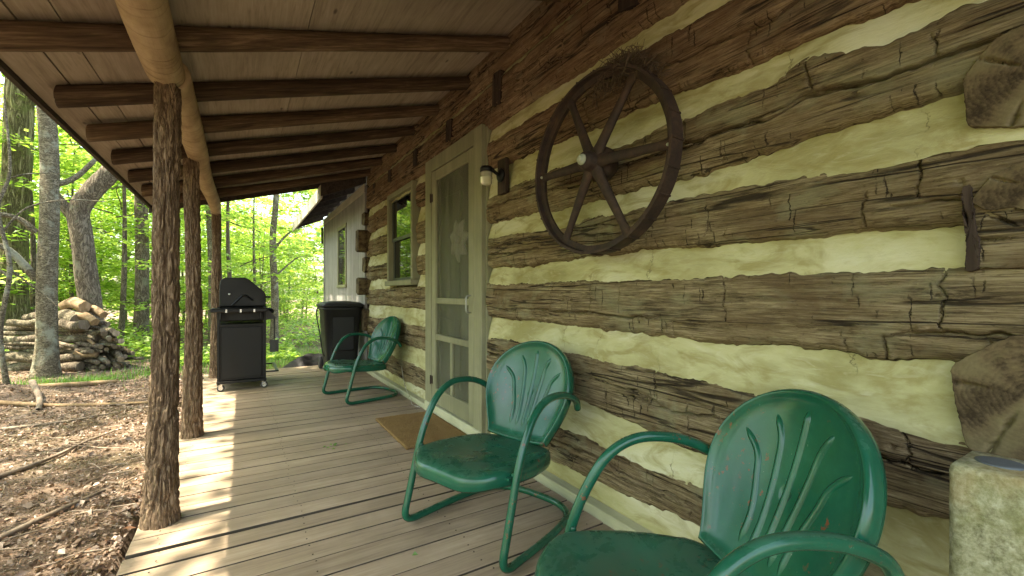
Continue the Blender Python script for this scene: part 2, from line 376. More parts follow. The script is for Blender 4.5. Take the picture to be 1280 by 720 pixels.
def m_rust():
    g = NG('rusted_iron'); v = g.coord(); n = g.noise(v, 16, 8, 0.7); n2 = g.noise(v, 70, 5, 0.7)
    c = g.ramp(n, [(0.3, (0.014, 0.010, 0.008)), (0.55, (0.045, 0.026, 0.017)), (0.78, (0.10, 0.052, 0.03))])
    return g.principled(c, 0.75, g.bump(g.math('ADD', n, n2), 0.5, 0.004), 0.25)
M['rust'] = m_rust()
M['black_metal'] = flat('black_enamel', (0.006, 0.0066, 0.0064), 0.42, 0.0, 0.2, 8, 0.05, 0.002, spec=.3)
M['black_plastic'] = flat('black_plastic', (0.011, 0.012, 0.012), 0.55, 0, 0.25, 10, 0.1, 0.002)
M['tarp'] = flat('black_tarp_plastic', (0.006, 0.006, 0.0065), 0.55, 0, 0.25, 6, 0.4, 0.01, spec=.25)
M['dark_steel'] = flat('smoked_steel', (0.05, 0.052, 0.05), 0.5, 0.4, 0.2, 15)
M['grey_metal'] = flat('worn_grey_metal', (0.32, 0.33, 0.31), 0.45, 0.6, 0.2, 20)
M['steel'] = flat('bright_steel', (0.6, 0.6, 0.58), 0.3, 0.9, 0.1, 20)
M['rubber'] = flat('grey_rubber', (0.05, 0.05, 0.05), 0.8)
M['bolt'] = flat('painted_bolt', (0.33, 0.36, 0.27), 0.6)
M['petal'] = flat('ivory_cloth_petal', (0.62, 0.58, 0.5), 0.8)
M['nest'] = flat('dry_nest_straw', (0.09, 0.06, 0.035), 0.9, 0, 0.3, 40)
M['sash'] = flat('dark_green_sash', (0.055, 0.065, 0.045), 0.5)
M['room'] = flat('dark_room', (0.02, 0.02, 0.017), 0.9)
M['innerdoor'] = wood('inner_door_paint', (0.10, 0.105, 0.075), (0.17, 0.175, 0.13), (0.25, 0.255, 0.195), 'z', 20, 3, 0.2, 0.003, 0.0, 0.7)
def m_concrete():
    g = NG('lichen_concrete'); v = g.coord(); n = g.noise(v, 9, 8, 0.7); n2 = g.noise(v, 60, 8, 0.75); n3 = g.noise(v, 5, 4, 0.5)
    c = g.ramp(n2, [(0.32, (0.12, 0.12, 0.065)), (0.5, (0.34, 0.335, 0.215)), (0.68, (0.56, 0.55, 0.41))])
    c = g.mix(g.ramp(n, [(0.45, 0.0), (0.7, 0.75)]), c, (0.19, 0.20, 0.07))
    c = g.mix(g.ramp(n3, [(0.50, 0.0), (0.62, 0.6)]), c, (0.36, 0.25, 0.1))
    return g.principled(c, 0.95, g.bump(g.math('ADD', n2, n), 0.8, 0.008), spec=0.2)
M['concrete'] = m_concrete()
M['slate'] = flat('slate_disc', (0.09, 0.105, 0.115), 0.6, 0, 0.2, 30)
def m_coir():
    g = NG('coir_mat'); v = g.coord(); n = g.noise(v, 160, 4, 0.8); n2 = g.noise(v, 14, 4)
    c = g.ramp(n, [(0.3, (0.11, 0.062, 0.025)), (0.55, (0.32, 0.20, 0.085)), (0.8, (0.50, 0.345, 0.175))])
    c = g.mix(g.ramp(n2, [(0.45, 0.0), (0.7, 0.4)]), c, (0.19, 0.105, 0.04))
    return g.principled(c, 1.0, g.bump(n, 1.0, 0.01), spec=0.1)
M['coir'] = m_coir()
def m_pane():
    g = NG('window_glass'); return g.principled((0.006, 0.007, 0.006), 0.03, spec=0.6)
M['pane'] = m_pane()
def m_screen():
    g = NG('insect_screen'); v = g.coord((1, 1, 0.12)); n = g.noise(v, 9, 5, 0.6, 1.0)
    c = g.ramp(n, [(0.3, (0.10, 0.105, 0.07)), (0.7, (0.20, 0.205, 0.145))])
    d = g.n('BsdfDiffuse'); g.link(c, d.inputs[0]); t = g.n('BsdfTransparent')
    gl = g.n('BsdfGlossy'); gl.inputs['Roughness'].default_value = 0.35; gl.inputs[0].default_value = (0.4, 0.42, 0.38, 1)
    m1 = g.n('MixShader'); m1.inputs[0].default_value = 0.06; g.link(d.outputs[0], m1.inputs[1]); g.link(gl.outputs[0], m1.inputs[2])
    mx = g.n('MixShader'); g.link(g.ramp(n, [(0.3, 0.34), (0.75, 0.52)]), mx.inputs[0]); g.link(t.outputs[0], mx.inputs[1]); g.link(m1.outputs[0], mx.inputs[2])
    g.link(mx.outputs[0], g.out.inputs['Surface']); return g.m
M['screen'] = m_screen()
def m_jar():
    g = NG('ribbed_jar_glass'); b = g.n('BsdfPrincipled'); b.inputs['Base Color'].default_value = (0.75, 0.72, 0.5, 1); b.inputs['Roughness'].default_value = 0.15
    b.inputs['Transmission Weight'].default_value = 0.55; g.link(b.outputs[0], g.out.inputs['Surface']); return g.m
M['jar'] = m_jar()
def m_leaf(name, cols, trans=0.55, val=1.0):
    g = NG(name); ge = g.n('NewGeometry'); c = g.ramp(ge.outputs['Random Per Island'], [(i/(len(cols)-1), q) for i, q in enumerate(cols)])
    d = g.n('BsdfDiffuse'); g.link(c, d.inputs[0]); t = g.n('BsdfTranslucent')
    g.link(g.mix(1.0, c, (1.12, 1.1, 0.65), 'MULTIPLY'), t.inputs[0])
    m1 = g.n('MixShader'); m1.inputs[0].default_value = trans; g.link(d.outputs[0], m1.inputs[1]); g.link(t.outputs[0], m1.inputs[2])
    gl = g.n('BsdfGlossy'); gl.inputs['Roughness'].default_value = 0.4; gl.inputs[0].default_value = (0.8, 0.8, 0.8, 1)
    m2 = g.n('MixShader'); m2.inputs[0].default_value = 0.05; g.link(m1.outputs[0], m2.inputs[1]); g.link(gl.outputs[0], m2.inputs[2])
    g.link(m2.outputs[0], g.out.inputs['Surface']); return g.m
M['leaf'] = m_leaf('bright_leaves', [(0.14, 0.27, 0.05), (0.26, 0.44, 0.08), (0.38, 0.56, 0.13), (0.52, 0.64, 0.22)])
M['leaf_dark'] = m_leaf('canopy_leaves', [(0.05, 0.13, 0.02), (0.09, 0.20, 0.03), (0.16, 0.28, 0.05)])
M['litter'] = m_leaf('fallen_leaf_litter', [(0.09, 0.056, 0.037), (0.20, 0.125, 0.085), (0.29, 0.21, 0.155), (0.15, 0.095, 0.063), (0.29, 0.22, 0.17), (0.24, 0.115, 0.06)], 0.1)
M['grass'] = m_leaf('grass_blades', [(0.06, 0.16, 0.02), (0.12, 0.27, 0.04), (0.2, 0.34, 0.07)], 0.4)
def m_ground():
    g = NG('forest_soil'); v = g.coord(); n = g.noise(v, 1.3, 8, 0.7); n2 = g.noise(v, 24, 8, 0.75); n3 = g.noise(v, 0.6, 4)
    c = g.ramp(n2, [(0.3, (0.07, 0.048, 0.03)), (0.5, (0.17, 0.12, 0.085)), (0.72, (0.31, 0.24, 0.19))])
    c = g.mix(g.ramp(n, [(0.4, 0.0), (0.7, 0.6)]), c, (0.24, 0.17, 0.13))
    c = g.mix(g.ramp(n3, [(0.5, 0.0), (0.7, 0.35)]), c, (0.11, 0.13, 0.045))
    return g.principled(c, 1.0, g.bump(n2, 1.0, 0.03), spec=0.1)
M['ground'] = m_ground()
M['twig'] = wood('dead_twig_wood', (0.07, 0.05, 0.035), (0.2, 0.155, 0.115), (0.34, 0.28, 0.225), 'y', 30, 5, 0.5, 0.004, 0.35, 0.9)
M['weathered_end'] = wood('weathered_log_end', (0.07, 0.05, 0.03), (0.19, 0.145, 0.10), (0.32, 0.26, 0.19), 'z', 30, 5, 0.4, 0.005, 0.35, 0.9)
M['cutwood'] = wood('split_firewood_face', (0.15, 0.09, 0.045), (0.29, 0.195, 0.11), (0.42, 0.31, 0.2), 'z', 30, 5, 0.4, 0.005, 0.2, 0.85)

# ================================================================= SETTING
def ground_z(x, y):
    x = np.asarray(x, float); y = np.asarray(y, float)
    z = -0.20 + 0.05*fbm(x*0.35, y*0.35, 0, 3) + 0.018*fbm(x*2.2, y*2.2, 0, 9)
    z = z + 0.20*np.exp(-(((x+4.15)/0.55)**2 + ((y-7.7)/0.5)**2))
    d = np.clip((np.hypot(x+1.5, y) - 14) / 30, 0, 1); z = z - 1.2*d*d
    inside = (x > -2.0) & (x < 8) & (y < 7.2) & (y > -5)
    return np.where(inside, -0.35, z)
gx = np.concatenate([np.linspace(-160, -10, 26), np.arange(-9.6, 2.01, 0.09), np.linspace(2.6, 160, 26)])
gy = np.concatenate([np.linspace(-160, -3, 22), np.arange(-2.6, 12.01, 0.09), np.linspace(12.6, 160, 30)])
GX, GY = np.meshgrid(gx, gy, indexing='ij')
tag(mk('ground', np.stack([GX, GY, ground_z(GX, GY)], -1).reshape(-1, 3), gridF(len(gx), len(gy)), M['ground']), kind='structure')

# ---- deck
deck = empty('deck'); tag(deck, 'tan painted board deck of the porch', 'deck', kind='structure')
y = -0.9; i = 0; BW = 0.1365
while y < 7.02:
    wd = BW; x0 = -1.905 + random.uniform(-0.008, 0.008); x1 = -0.045
    g0 = 0.0045 + random.choice((0, 0, .001, .002, .004))
    ya, yb = y + g0, y + wd - 0.0035
    mb = MB(); dz = random.uniform(-0.0015, 0.0015)
    for (lo, hi) in ((ya, yb),):
        mb.box((x0, lo, -0.034 + dz), (x1, hi, 0.0 + dz), 0.0012)
    # the posts stand notched through the edge: shorten boards there
    o = mb.build('deck_board', M['deck'], deck, False)
    o.data.materials.append(M['gap_shade'])                # dark side faces paint in the shade of the board gaps
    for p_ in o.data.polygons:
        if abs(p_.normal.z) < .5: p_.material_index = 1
    for vtx in o.data.vertices:               # the boards before the first post have sunk and shrunk at their outer ends
        e_ = max(0, min(1, (-vtx.co.x - 1.1)/.8))
        if y + wd < 2.47: vtx.co.z -= 0.007*e_
        if y + wd < 2.47 and y + wd > 2.47 - wd and vtx.co.y > y + wd*.5: vtx.co.y -= 0.010*e_
    o.data.update()
    # nail heads
    nb = MB()
    for xn in (-1.80, -1.25, -0.66, -0.12):
        for yn in (ya + 0.03, yb - 0.03):
            V, F = lathe([(0.0035, 0.0), (0.0035, 0.0012), (0.001, 0.0016)], 7, c=(xn + random.uniform(-.012, .012), yn + random.uniform(-.008, .008), dz - 0.0004)); nb.add(V, F)
    nb.build('nail', M['darkwood'], o)
    y += wd; i += 1
MB().box((-1.885, -0.9, -0.20), (-1.85, 7.0, -0.038)).build('rim_joist', M['darkwood'], deck)
MB().box((-1.85, 6.96, -0.20), (-0.05, 6.995, -0.038)).build('rim_joist', M['darkwood'], deck)
for xj in (-1.25, -0.66, -0.15): MB().box((xj-.02, -0.9, -0.2), (xj+.02, 6.95, -0.038)).build('joist', M['darkwood'], deck)

# ================================================================= LOG CABIN
cabin = empty('log_cabin')
tag(cabin, 'log cabin of hewn brown logs with pale yellow chinking', 'cabin')
def lerp(P, y):
    P = sorted(P); return np.interp(y, [p[0] for p in P], [p[1] for p in P])
COURSE = [
 ([(0, .12), (1.13, .165), (1.58, .125), (1.75, .115), (2.4, .12), (6.4, .11)], [(0, .36), (1.13, .345), (1.58, .345), (1.75, .367), (2.8, .365), (6.4, .36)]),
 ([(.2, .49), (.39, .494), (.8, .455), (1.19, .443), (1.45, .47), (1.75, .503), (2.81, .513), (6.4, .52)], [(.36, .732), (1.19, .756), (2.81, .777), (6.4, .78)]),
 ([(.36, .896), (.6, .905), (1.2, .89), (2.81, .897), (4.1, .912), (6.4, .915)], [(.36, 1.152), (1.19, 1.148), (2.81, 1.154), (6.4, 1.14)]),
 ([(.36, 1.252), (1.19, 1.257), (2.81, 1.25), (6.4, 1.25)], [(.36, 1.451), (1.19, 1.459), (2.81, 1.475), (6.4, 1.46)]),
 ([(.36, 1.583), (.8, 1.555), (1.19, 1.53), (2.0, 1.555), (2.81, 1.573), (6.4, 1.57)], [(.3, 1.78), (.5, 1.765), (.62, 1.80), (.7, 1.83), (.8, 1.79), (1.19, 1.793), (2.81, 1.767), (6.4, 1.815)]),
 ([(.36, 1.86), (.9, 1.865), (1.19, 1.89), (2.0, 1.93), (2.81, 1.955), (6.4, 1.90)], [(.9, 2.14), (1.19, 2.148), (2.81, 2.162), (6.4, 2.14)]),
 ([(.2, 2.25), (1.5, 2.245), (2.81, 2.24), (6.4, 2.24)], [(.2, 2.56), (2.0, 2.57), (3, 2.55), (6.4, 2.55)]),
 ([(.2, 2.585), (6.4, 2.575)], [(.2, 2.90), (6.4, 2.90)]),
]
def edge(ci, k, yy):
    P = COURSE[ci][k]; y_ = np.asarray(yy, float)
    e = lerp(P, y_) + 0.010*noise(y_*2.1, ci*3.7+k, 0, 5) + 0.007*noise(y_*7.3, ci*3.7+k, 0, 6) + 0.005*noise(y_*25, ci+k*9, 0, 7) + .003*noise(y_*70, ci+k*9, 0, 8) + .012*np.clip(noise(y_*11, ci*2+k*5, 0, 9)-.45, 0, 1)*(1 if k else -1)
    return e
def log_piece(ci, y0, y1, mat, dy, dz, seed):
    r = np.random.default_rng(seed)
    ny = max(6, int((y1-y0)/dy)); ys = np.linspace(y0, y1, ny)
    b, t = edge(ci, 0, ys), edge(ci, 1, ys); hgt = float(np.mean(t-b)); nz = max(8, int(hgt/dz))
    s = np.linspace(0, 1, nz)
    Y = np.repeat(ys[:, None], nz, 1); S = np.repeat(s[None], ny, 0); Z = b[:, None] + (t-b)[:, None]*S
    # hewn face: broad waves, long grain, soft rounded arrises
    X = 0.016*fbm(Y*1.3, Z*4, ci*5.1, 11) + 0.005*fbm(Y*3, Z*38, ci*2.2, 13) + 0.0022*fbm(Y*16, Z*90, ci, 15)
    e = np.minimum(S, 1-S)*hgt
    eb = S*hgt; et = (1-S)*hgt
    X += 0.045*np.exp(-eb/0.010) + 0.010*np.exp(-eb/0.035) + 0.030*np.exp(-et/0.008) + 0.006*np.exp(-et/0.03)
    # checks: a long wandering split and short cross cracks with stepped blocks between
    def crack(dist, depth, wd): return depth*np.exp(-(dist/wd)**2)
    ncr = r.integers(2, 4)
    sz = []
    for q in range(ncr):
        z0 = r.uniform(0.3, 0.72); zz = z0 + 0.09*noise(Y*1.2, q*9.1+seed, 0, 21) + 0.05*noise(Y*6, q*5.3+seed, 0, 22) + .02*noise(Y*30, q+seed, 0, 25)
        on = np.clip((noise(Y*1.1, q*3.3+seed, 0, 23) + (0.45 if q == 0 else .0))*4, 0, 1)
        wdv = 0.0036 + 0.0024*noise(Y*5, seed, 0, 24)
        X += crack((S-zz)*hgt, 0.040*on, np.maximum(wdv*.75, 0.55*dz)); sz.append(zz)
    yy = y0 + r.uniform(0.03, 0.12)
    bl = np.zeros_like(X)
    while yy < y1 - 0.03:
        lo, hi = sorted(r.uniform(0, 1, 2))
        if r.random() < 0.5: lo, hi = (0.0, float(sz[0].mean())) if r.random() < 0.5 else (float(sz[0].mean()), 1.0)
        if hi - lo > 0.18:
            yc = yy + 0.011*noise(Z*28, seed+yy*7, 0, 31) + 0.006*noise(Z*90, seed+yy*3, 0, 32)
            band = np.clip((S-lo)*14, 0, 1)*np.clip((hi-S)*14, 0, 1)
            X += crack(Y-yc, r.uniform(0.008, 0.024), max(0.0018, 0.5*dy))*band
            bl += (Y > yc)*band*r.uniform(-0.004, 0.004)
        yy += r.uniform(0.07, 0.30)
    X += np.clip(bl, -0.005, 0.005)
    # a knot or two
    for q in range(int((y1-y0)/0.7)+1):
        if r.random() < 0.6:
            ky = r.uniform(y0, y1); kz = r.uniform(0.25, 0.75)
            d = np.hypot((Y-ky), (S-kz)*hgt)
            X += -0.006*np.exp(-(d/0.03)**2) + 0.010*np.exp(-(d/0.009)**2)
    # wrap to the back
    V = np.stack([X, Y, Z], -1)
    def back(a, xx): c = a.copy(); c[..., 0] = xx; return c
    V = np.concatenate([back(V[:, :1], 0.12), V, back(V[:, -1:], 0.12)], 1)
    e0 = back(V[:1], 0.12); e1 = back(V[-1:], 0.12)
    V = np.concatenate([e0, V, e1], 0)
    n0, n1 = V.shape[:2]
    F = gridF(n0, n1)[:, ::-1]
    return mk('log', V.reshape(-1, 3), F, mat, cabin)
def chink_piece(ci, y0, y1, dy=0.02):
    ys = np.linspace(y0, y1, max(4, int((y1-y0)/dy)))
    b = edge(ci, 1, ys) - 0.025; t = edge(ci+1, 0, ys) + 0.025
    s = np.linspace(0, 1, 16); Y = np.repeat(ys[:, None], 16, 1); S = np.repeat(s[None], len(ys), 0); Z = b[:, None] + (t-b)[:, None]*S
    X = 0.050 - 0.044*(1-S)**1.3 + 0.009*fbm(Y*2.5, Z*9, ci*2.0, 41) + 0.002*fbm(Y*14, Z*30, ci, 43) - 0.006*np.sin(S*np.pi)
    V = np.stack([X, Y, Z], -1)
    bk0 = V[:1].copy(); bk0[..., 0] = 0.11; bk1 = V[-1:].copy(); bk1[..., 0] = 0.11
    V = np.concatenate([bk0, V, bk1], 0)
    return mk('chinking', V.reshape(-1, 3), gridF(V.shape[0], 16)[:, ::-1], M['chink'], cabin)
DOOR = (2.80, 3.985); WIN = (4.30, 5.265); LC = 6.36; RC = 0.10
for ci in range(8):
    mt = M['log_red'] if ci >= 5 else M['log']
    near = dict(dy=0.0037, dz=0.0036) if ci < 7 else dict(dy=0.012, dz=0.008)
    if ci <= 5:
        log_piece(ci, RC, DOOR[0], mt, seed=100+ci*7, **near)
        far = dict(dy=0.010, dz=0.008)
        if ci <= 2: log_piece(ci, DOOR[1], LC, mt, seed=200+ci, **far)
        else:
            log_piece(ci, DOOR[1], WIN[0], mt, seed=210+ci, **far); log_piece(ci, WIN[1], LC, mt, seed=220+ci, **far)
    else:
        log_piece(ci, RC, LC, mt, 0.008, 0.007, 230+ci)
    if ci < 7:
        if ci < 2: segs = [(RC, DOOR[0]), (DOOR[1], LC)]
        elif ci < 6: segs = [(RC, DOOR[0]), (DOOR[1], WIN[0]), (WIN[1], LC)]
        else: segs = [(RC, LC)]
        if ci == 5: segs = [(RC, DOOR[0]), (DOOR[1], LC)]
        for a, b in segs: chink_piece(ci, a+0.004, b-0.004)
# lowest mortar band, base trim, hidden core of the wall and the dark rooms behind the openings
def low_band(y0, y1):
    ys = np.arange(y0, y1, 0.02); t = edge(0, 0, ys)+0.03; S = np.linspace(0, 1, 8)
    Y = np.repeat(ys[:, None], 8, 1); Z = -0.05+(t+0.05)[:, None]*S[None]
    X = 0.02+0.006*fbm(Y*3, Z*9, 0, 51)
    mk('chinking', np.stack([X, Y, Z], -1).reshape(-1, 3), gridF(len(ys), 8)[:, ::-1], M['chink'], cabin)
low_band(RC, 2.82); low_band(3.96, LC)
MB().box((-0.042, RC, -0.06), (0.02, 2.83, 0.048), 0.004).build('base_board', M['base_trim'], cabin)
MB().box((-0.042, 3.955, -0.06), (0.02, LC, 0.048), 0.004).build('base_board', M['base_trim'], cabin)
core = MB()
for (a, b, z0, z1) in ((-4, DOOR[0], -.4, 3.6), (DOOR[0], DOOR[1], 2.32, 3.6), (DOOR[1], WIN[0], -.4, 3.6), (WIN[0], WIN[1], -.4, 1.12), (WIN[0], WIN[1], 2.26, 3.6), (WIN[1], 6.5, -.4, 3.6)):
    core.box((0.10, a+.002, z0), (0.30, b-.002, z1))
core.build('wall_core', M['room'], cabin)
MB().box((1.9, 2.3, -0.4), (2.0, 6.3, 3)).box((0.31, 2.3, -0.45), (2.0, 6.3, -0.4)).box((0.31, 2.3, 3.0), (2.0, 6.3, 3.05)).box((0.31, 2.25, -0.4), (2.0, 2.3, 3)).box((0.31, 6.3, -0.4), (2.0, 6.35, 3)).build('dark_interior', M['room'], cabin)
# roof over the cabin body (seen only from outside)
MB().add([(-0.2, -4, 2.86), (-0.2, 6.45, 2.86), (4, 6.45, 4.9), (4, -4, 4.9), (-0.2, -4, 2.93), (-0.2, 6.45, 2.93), (4, 6.45, 4.97), (4, -4, 4.97)], [(0,1,2,3),(7,6,5,4),(0,4,5,1),(1,5,6,2),(2,6,7,3),(3,7,4,0)]).build('main_roof', M['roofdark'], cabin)
# log wall continues past the near corner
for (a, b) in ((.1, .36), (.45, .76), (.89, 1.15), (1.25, 1.46), (1.56, 1.79), (1.88, 2.15), (2.25, 2.56)):
    MB().box((0.0, -4, a), (0.12, RC+0.012, b), 0.02).build('log', M['log'], cabin)
for z0, z1 in ((-.05, .12), (.35, .46), (.75, .9), (1.14, 1.26), (1.45, 1.57), (1.78, 1.89), (2.14, 2.26)):
    MB().box((0.028, -4, z0), (0.11, RC+0.010, z1)).build('chinking', M['chink'], cabin)
# butt ends of the crossing logs
def butt(name, outline, x0, x1, seed, label=None):
    """outline in (y,z), extruded along x with a cracked, slightly domed end"""
    P = np.array(outline, float); c = P.mean(0); n = 150
    d = np.cumsum(np.r_[0, np.linalg.norm(np.diff(np.vstack([P, P[:1]]), axis=0), axis=1)])
    PP = np.vstack([P, P[:1]]); t = np.linspace(0, d[-1], n, endpoint=False)
    O = np.stack([np.interp(t, d, PP[:, 0]), np.interp(t, d, PP[:, 1])], 1)
    O = (O + np.roll(O, 2, 0) + np.roll(O, -2, 0))/3 + .0008*rng.normal(0, 1, O.shape)
    rr = np.r_[np.linspace(0.02, 0.975, 30), 0.992, 1.0, 1.0]
    V = []
    r = np.random.default_rng(seed); ca = r.uniform(-3.1, 3.1, 5)
    for q, f in enumerate(rr):
        A = c + (O-c)*f; ang = np.arctan2(A[:, 1]-c[1], A[:, 0]-c[0])
        x = x0 + 0.0006*fbm(A[:, 0]*25, A[:, 1]*25, seed, 3) + (0.003 if q >= 31 else 0)
        for a0 in ca:
            dd = np.abs((ang-a0+np.pi) % (2*np.pi)-np.pi)*f*0.1
            x = x + 0.018*np.exp(-(np.abs(dd+.002*noise(f*22, a0, 0, 3))/0.0022)**2)*np.clip((f-.15-(a0*3.7 % .55))*4, 0, 1)*(f < 0.985)
        if q == len(rr)-1: x = np.full(n, x1)
        V.append(np.stack([x, A[:, 0], A[:, 1]], 1))
    V = np.array(V); F = gridF(len(rr), n)
    F = np.concatenate([F, np.array([[q*n+n-1, (q+1)*n+n-1, (q+1)*n, q*n] for q in range(len(rr)-1)])])
    o = mk(name, V.reshape(-1, 3)-np.array([0, c[0], c[1]]), F, M['end'], cabin, False, (0, c[0], c[1]))
    return o
butt('log_end', [(.345, .70), (.365, .80), (.375, .90), (.33, .94), (.27, .985), (.16, .985), (.10, .93), (.10, .74), (.18, .69)], -0.006, 0.05, 1)
butt('log_end', [(.345, 1.48), (.352, 1.60), (.30, 1.67), (.20, 1.69), (.10, 1.65), (.10, 1.47), (.25, 1.45)], -0.008, 0.05, 2)
butt('log_end', [(.34, 1.30), (.30, 1.355), (.22, 1.385), (.10, 1.38), (.10, 1.26), (.22, 1.25), (.27, 1.275), (.31, 1.27)], -0.010, 0.04, 3)
butt('log_end', [(.335, 1.14), (.335, 1.27), (.12, 1.26), (.11, 1.13)], -0.004, 0.04, 4).data.materials[0] = M['log']
butt('log_end', [(.33, 1.80), (.33, 1.88), (.2, 1.90), (.10, 1.88), (.10, 1.80)], -0.008, 0.05, 5)
butt('corner_strip', [(.353, 1.335), (.336, 1.34), (.330, 1.25), (.322, 1.19), (.324, 1.135), (.346, 1.13), (.344, 1.2), (.350, 1.27)], -0.014, 0.03, 9).data.materials[0] = M['darkwood']
for (z0, z1, xo, yy) in ((1.64, 1.95, -0.13, 6.36), (1.05, 1.29, -0.12, 6.37), (1.36, 1.58, -0.03, 6.40), (0.55, 0.86, -0.05, 6.37), (2.02, 2.2, -0.04, 6.39)):
    butt('log_end', [(yy-.09, z0+.02), (yy-.10, z1-.03), (yy-.03, z1), (yy+.09, z1-.01), (yy+.10, z0+.03), (yy, z0)], xo, 0.1, int(z0*100))
# old joist stubs in the upper log
for (yy, zz, hh) in ((2.66, 2.475, 0.125), (3.486, 2.445, 0.10), (4.333, 2.438, 0.085), (5.236, 2.459, 0.075), (5.95, 2.45, 0.07), (1.45, 2.47, 0.11)):
    butt('joist_stub', [(yy-.055, zz-hh), (yy-.06, zz+hh*.9), (yy+.05, zz+hh), (yy+.058, zz-hh*.8)], -0.006, 0.06, int(yy*10)).data.materials[0] = M['darkwood']

# ---- door: casing, screen door, inner door
cas = MB()
door = empty('doorway'); door.parent = cabin
MB().box((-0.035, 2.822, -0.0), (0.06, 2.955, 2.29), 0.005).build('casing', M['trimwood'], door)
MB().box((-0.035, 3.805, -0.0), (0.06, 3.955, 2.29), 0.005).build('casing', M['trimwood'], door)
MB().box((-0.0345, 2.955, 2.172), (0.06, 3.805, 2.289), 0.005).build('casing', M['trimwood'], door)
MB().box((-0.043, 2.83, -0.05), (0.09, 3.955, 0.085), 0.006).build('threshold', M['base_trim'], door)
sdoor = empty('screen_door'); sdoor.parent = cabin
Y0, Y1 = 2.962, 3.798; X0, X1 = -0.030, -0.002
for (nm, a, b) in (('stile', (X0, Y0, .095), (X1, Y0+.085, 2.165)), ('stile', (X0, Y1-.085, .095), (X1, Y1, 2.165)),
                   ('rail', (X0+.001, Y0+.085, 2.075), (X1, Y1-.085, 2.164)), ('rail', (X0+.001, Y0+.085, .985), (X1, Y1-.085, 1.035)),
                   ('rail', (X0+.001, Y0+.085, .665), (X1, Y1-.085, .715)), ('rail', (X0+.001, Y0+.085, .096), (X1, Y1-.085, .235)),
                   ('muntin', (X0+.003, 3.36, .235), (X1, 3.40, .665))):
    MB().box(a, b, 0.005).build(nm, M['trimwood'], sdoor)
for (ya, yb, z0, z1) in ((Y0+.085, Y1-.085, 1.035, 2.075), (Y0+.085, Y1-.085, .715, .985), (Y0+.085, 3.36, .235, .665), (3.40, Y1-.085, .235, .665)):
    MB().box((-0.012, ya-.002, z0-.002), (-0.0105, yb+.002, z1+.002)).build('screen', M['screen'], sdoor)
for z in (1.93, 0.30): MB().box((-0.038, 3.775, z-.035), (-0.028, 3.83, z+.035), .002).tube([(-.042, 3.80, z-.04), (-.042, 3.80, z+.04)], .006, 8).build('hinge', M['rust'], sdoor)
MB().tube(spline([(-.03, 3.005, .93), (-.065, 3.005, .94), (-.068, 3.005, 1.0), (-.065, 3.005, 1.05), (-.03, 3.005, 1.06)], 5), .006, 8).build('handle', M['grey_metal'], sdoor)
idoor = empty('inner_door'); idoor.parent = cabin
MB().box((0.10, 2.84, 0.05), (0.14, 3.94, 2.3), .003).build('door_slab', M['innerdoor'], idoor)
for (ya, yb, z0, z1) in ((2.98, 3.33, .25, .85), (3.45, 3.80, .25, .85), (2.98, 3.33, 1.0, 1.95), (3.45, 3.80, 1.0, 1.95)):
    MB().box((0.085, ya, z0), (0.102, yb, z1), .012).build('panel', M['innerdoor'], idoor)
MB().box((0.0, 2.80, -0.2), (0.10, 2.84, 2.3)).box((0.0, 3.945, -0.2), (0.10, 3.985, 2.3)).box((0.0, 2.84, 2.29), (0.10, 3.945, 2.33)).build('jamb', M['trimwood'], door)
# cloth flower hung on the inner door
fl_ = empty('flower_ornament', (0.045, 3.33, 1.51)); tag(fl_, 'pale cloth flower hanging behind the screen of the door', 'ornament')
for q in range(7):
    a = q*2*math.pi/7+.3; g_ = []
    P = []
    for t in np.linspace(0, 1, 7):
        ww = 0.055*math.sin(math.pi*min(1, t*.85+.12))
        for s in np.linspace(-1, 1, 5):
            rr_ = 0.03+0.15*t; P.append((-0.02-0.02*math.sin(t*3)+0.012*s*s, rr_*math.cos(a)-ww*s*math.sin(a), rr_*math.sin(a)+ww*s*math.cos(a)))
    o = mk('petal', P, gridF(7, 5), M['petal'], fl_); md = o.modifiers.new('thick', 'SOLIDIFY'); md.thickness = .004
V, F = lathe([(.0, -.05), (.03, -.045), (.042, -.02), (.035, .0)], 14, 'x'); mk('centre', V, F, M['petal'], fl_)
# ---- window
win = empty('window'); win.parent = cabin
WY0, WY1, WZ0, WZ1 = 4.335, 5.232, 1.165, 2.215
for (nm, a, b) in (('frame', (-.032, WY0, WZ0+.05), (.10, WY0+.05, WZ1)), ('frame', (-.032, WY1-.05, WZ0+.05), (.10, WY1, WZ1)), ('frame', (-.031, WY0+.05, WZ1-.055), (.10, WY1-.05, WZ1-.001)), ('sill', (-.055, WY0-.02, WZ0-.005), (.10, WY1+.02, WZ0+.05))):
    MB().box(a, b, .004).build(nm, M['trimwood'], win)
zm = 1.69
for (z0, z1, xx) in ((zm-.02, WZ1-.055, .012), (WZ0+.05, zm+.02, .03)):
    MB().box((xx, WY0+.05, z0), (xx+.018, WY0+.09, z1)).box((xx, WY1-.09, z0), (xx+.018, WY1-.05, z1)).box((xx+.001, WY0+.09, z0), (xx+.018, WY1-.09, z0+.035)).box((xx+.001, WY0+.09, z1-.035), (xx+.018, WY1-.09, z1)).build('sash', M['sash'], win)
    MB().box((xx+.008, WY0+.088, z0+.033), (xx+.011, WY1-.088, z1-.033)).build('pane', M['pane'], win)

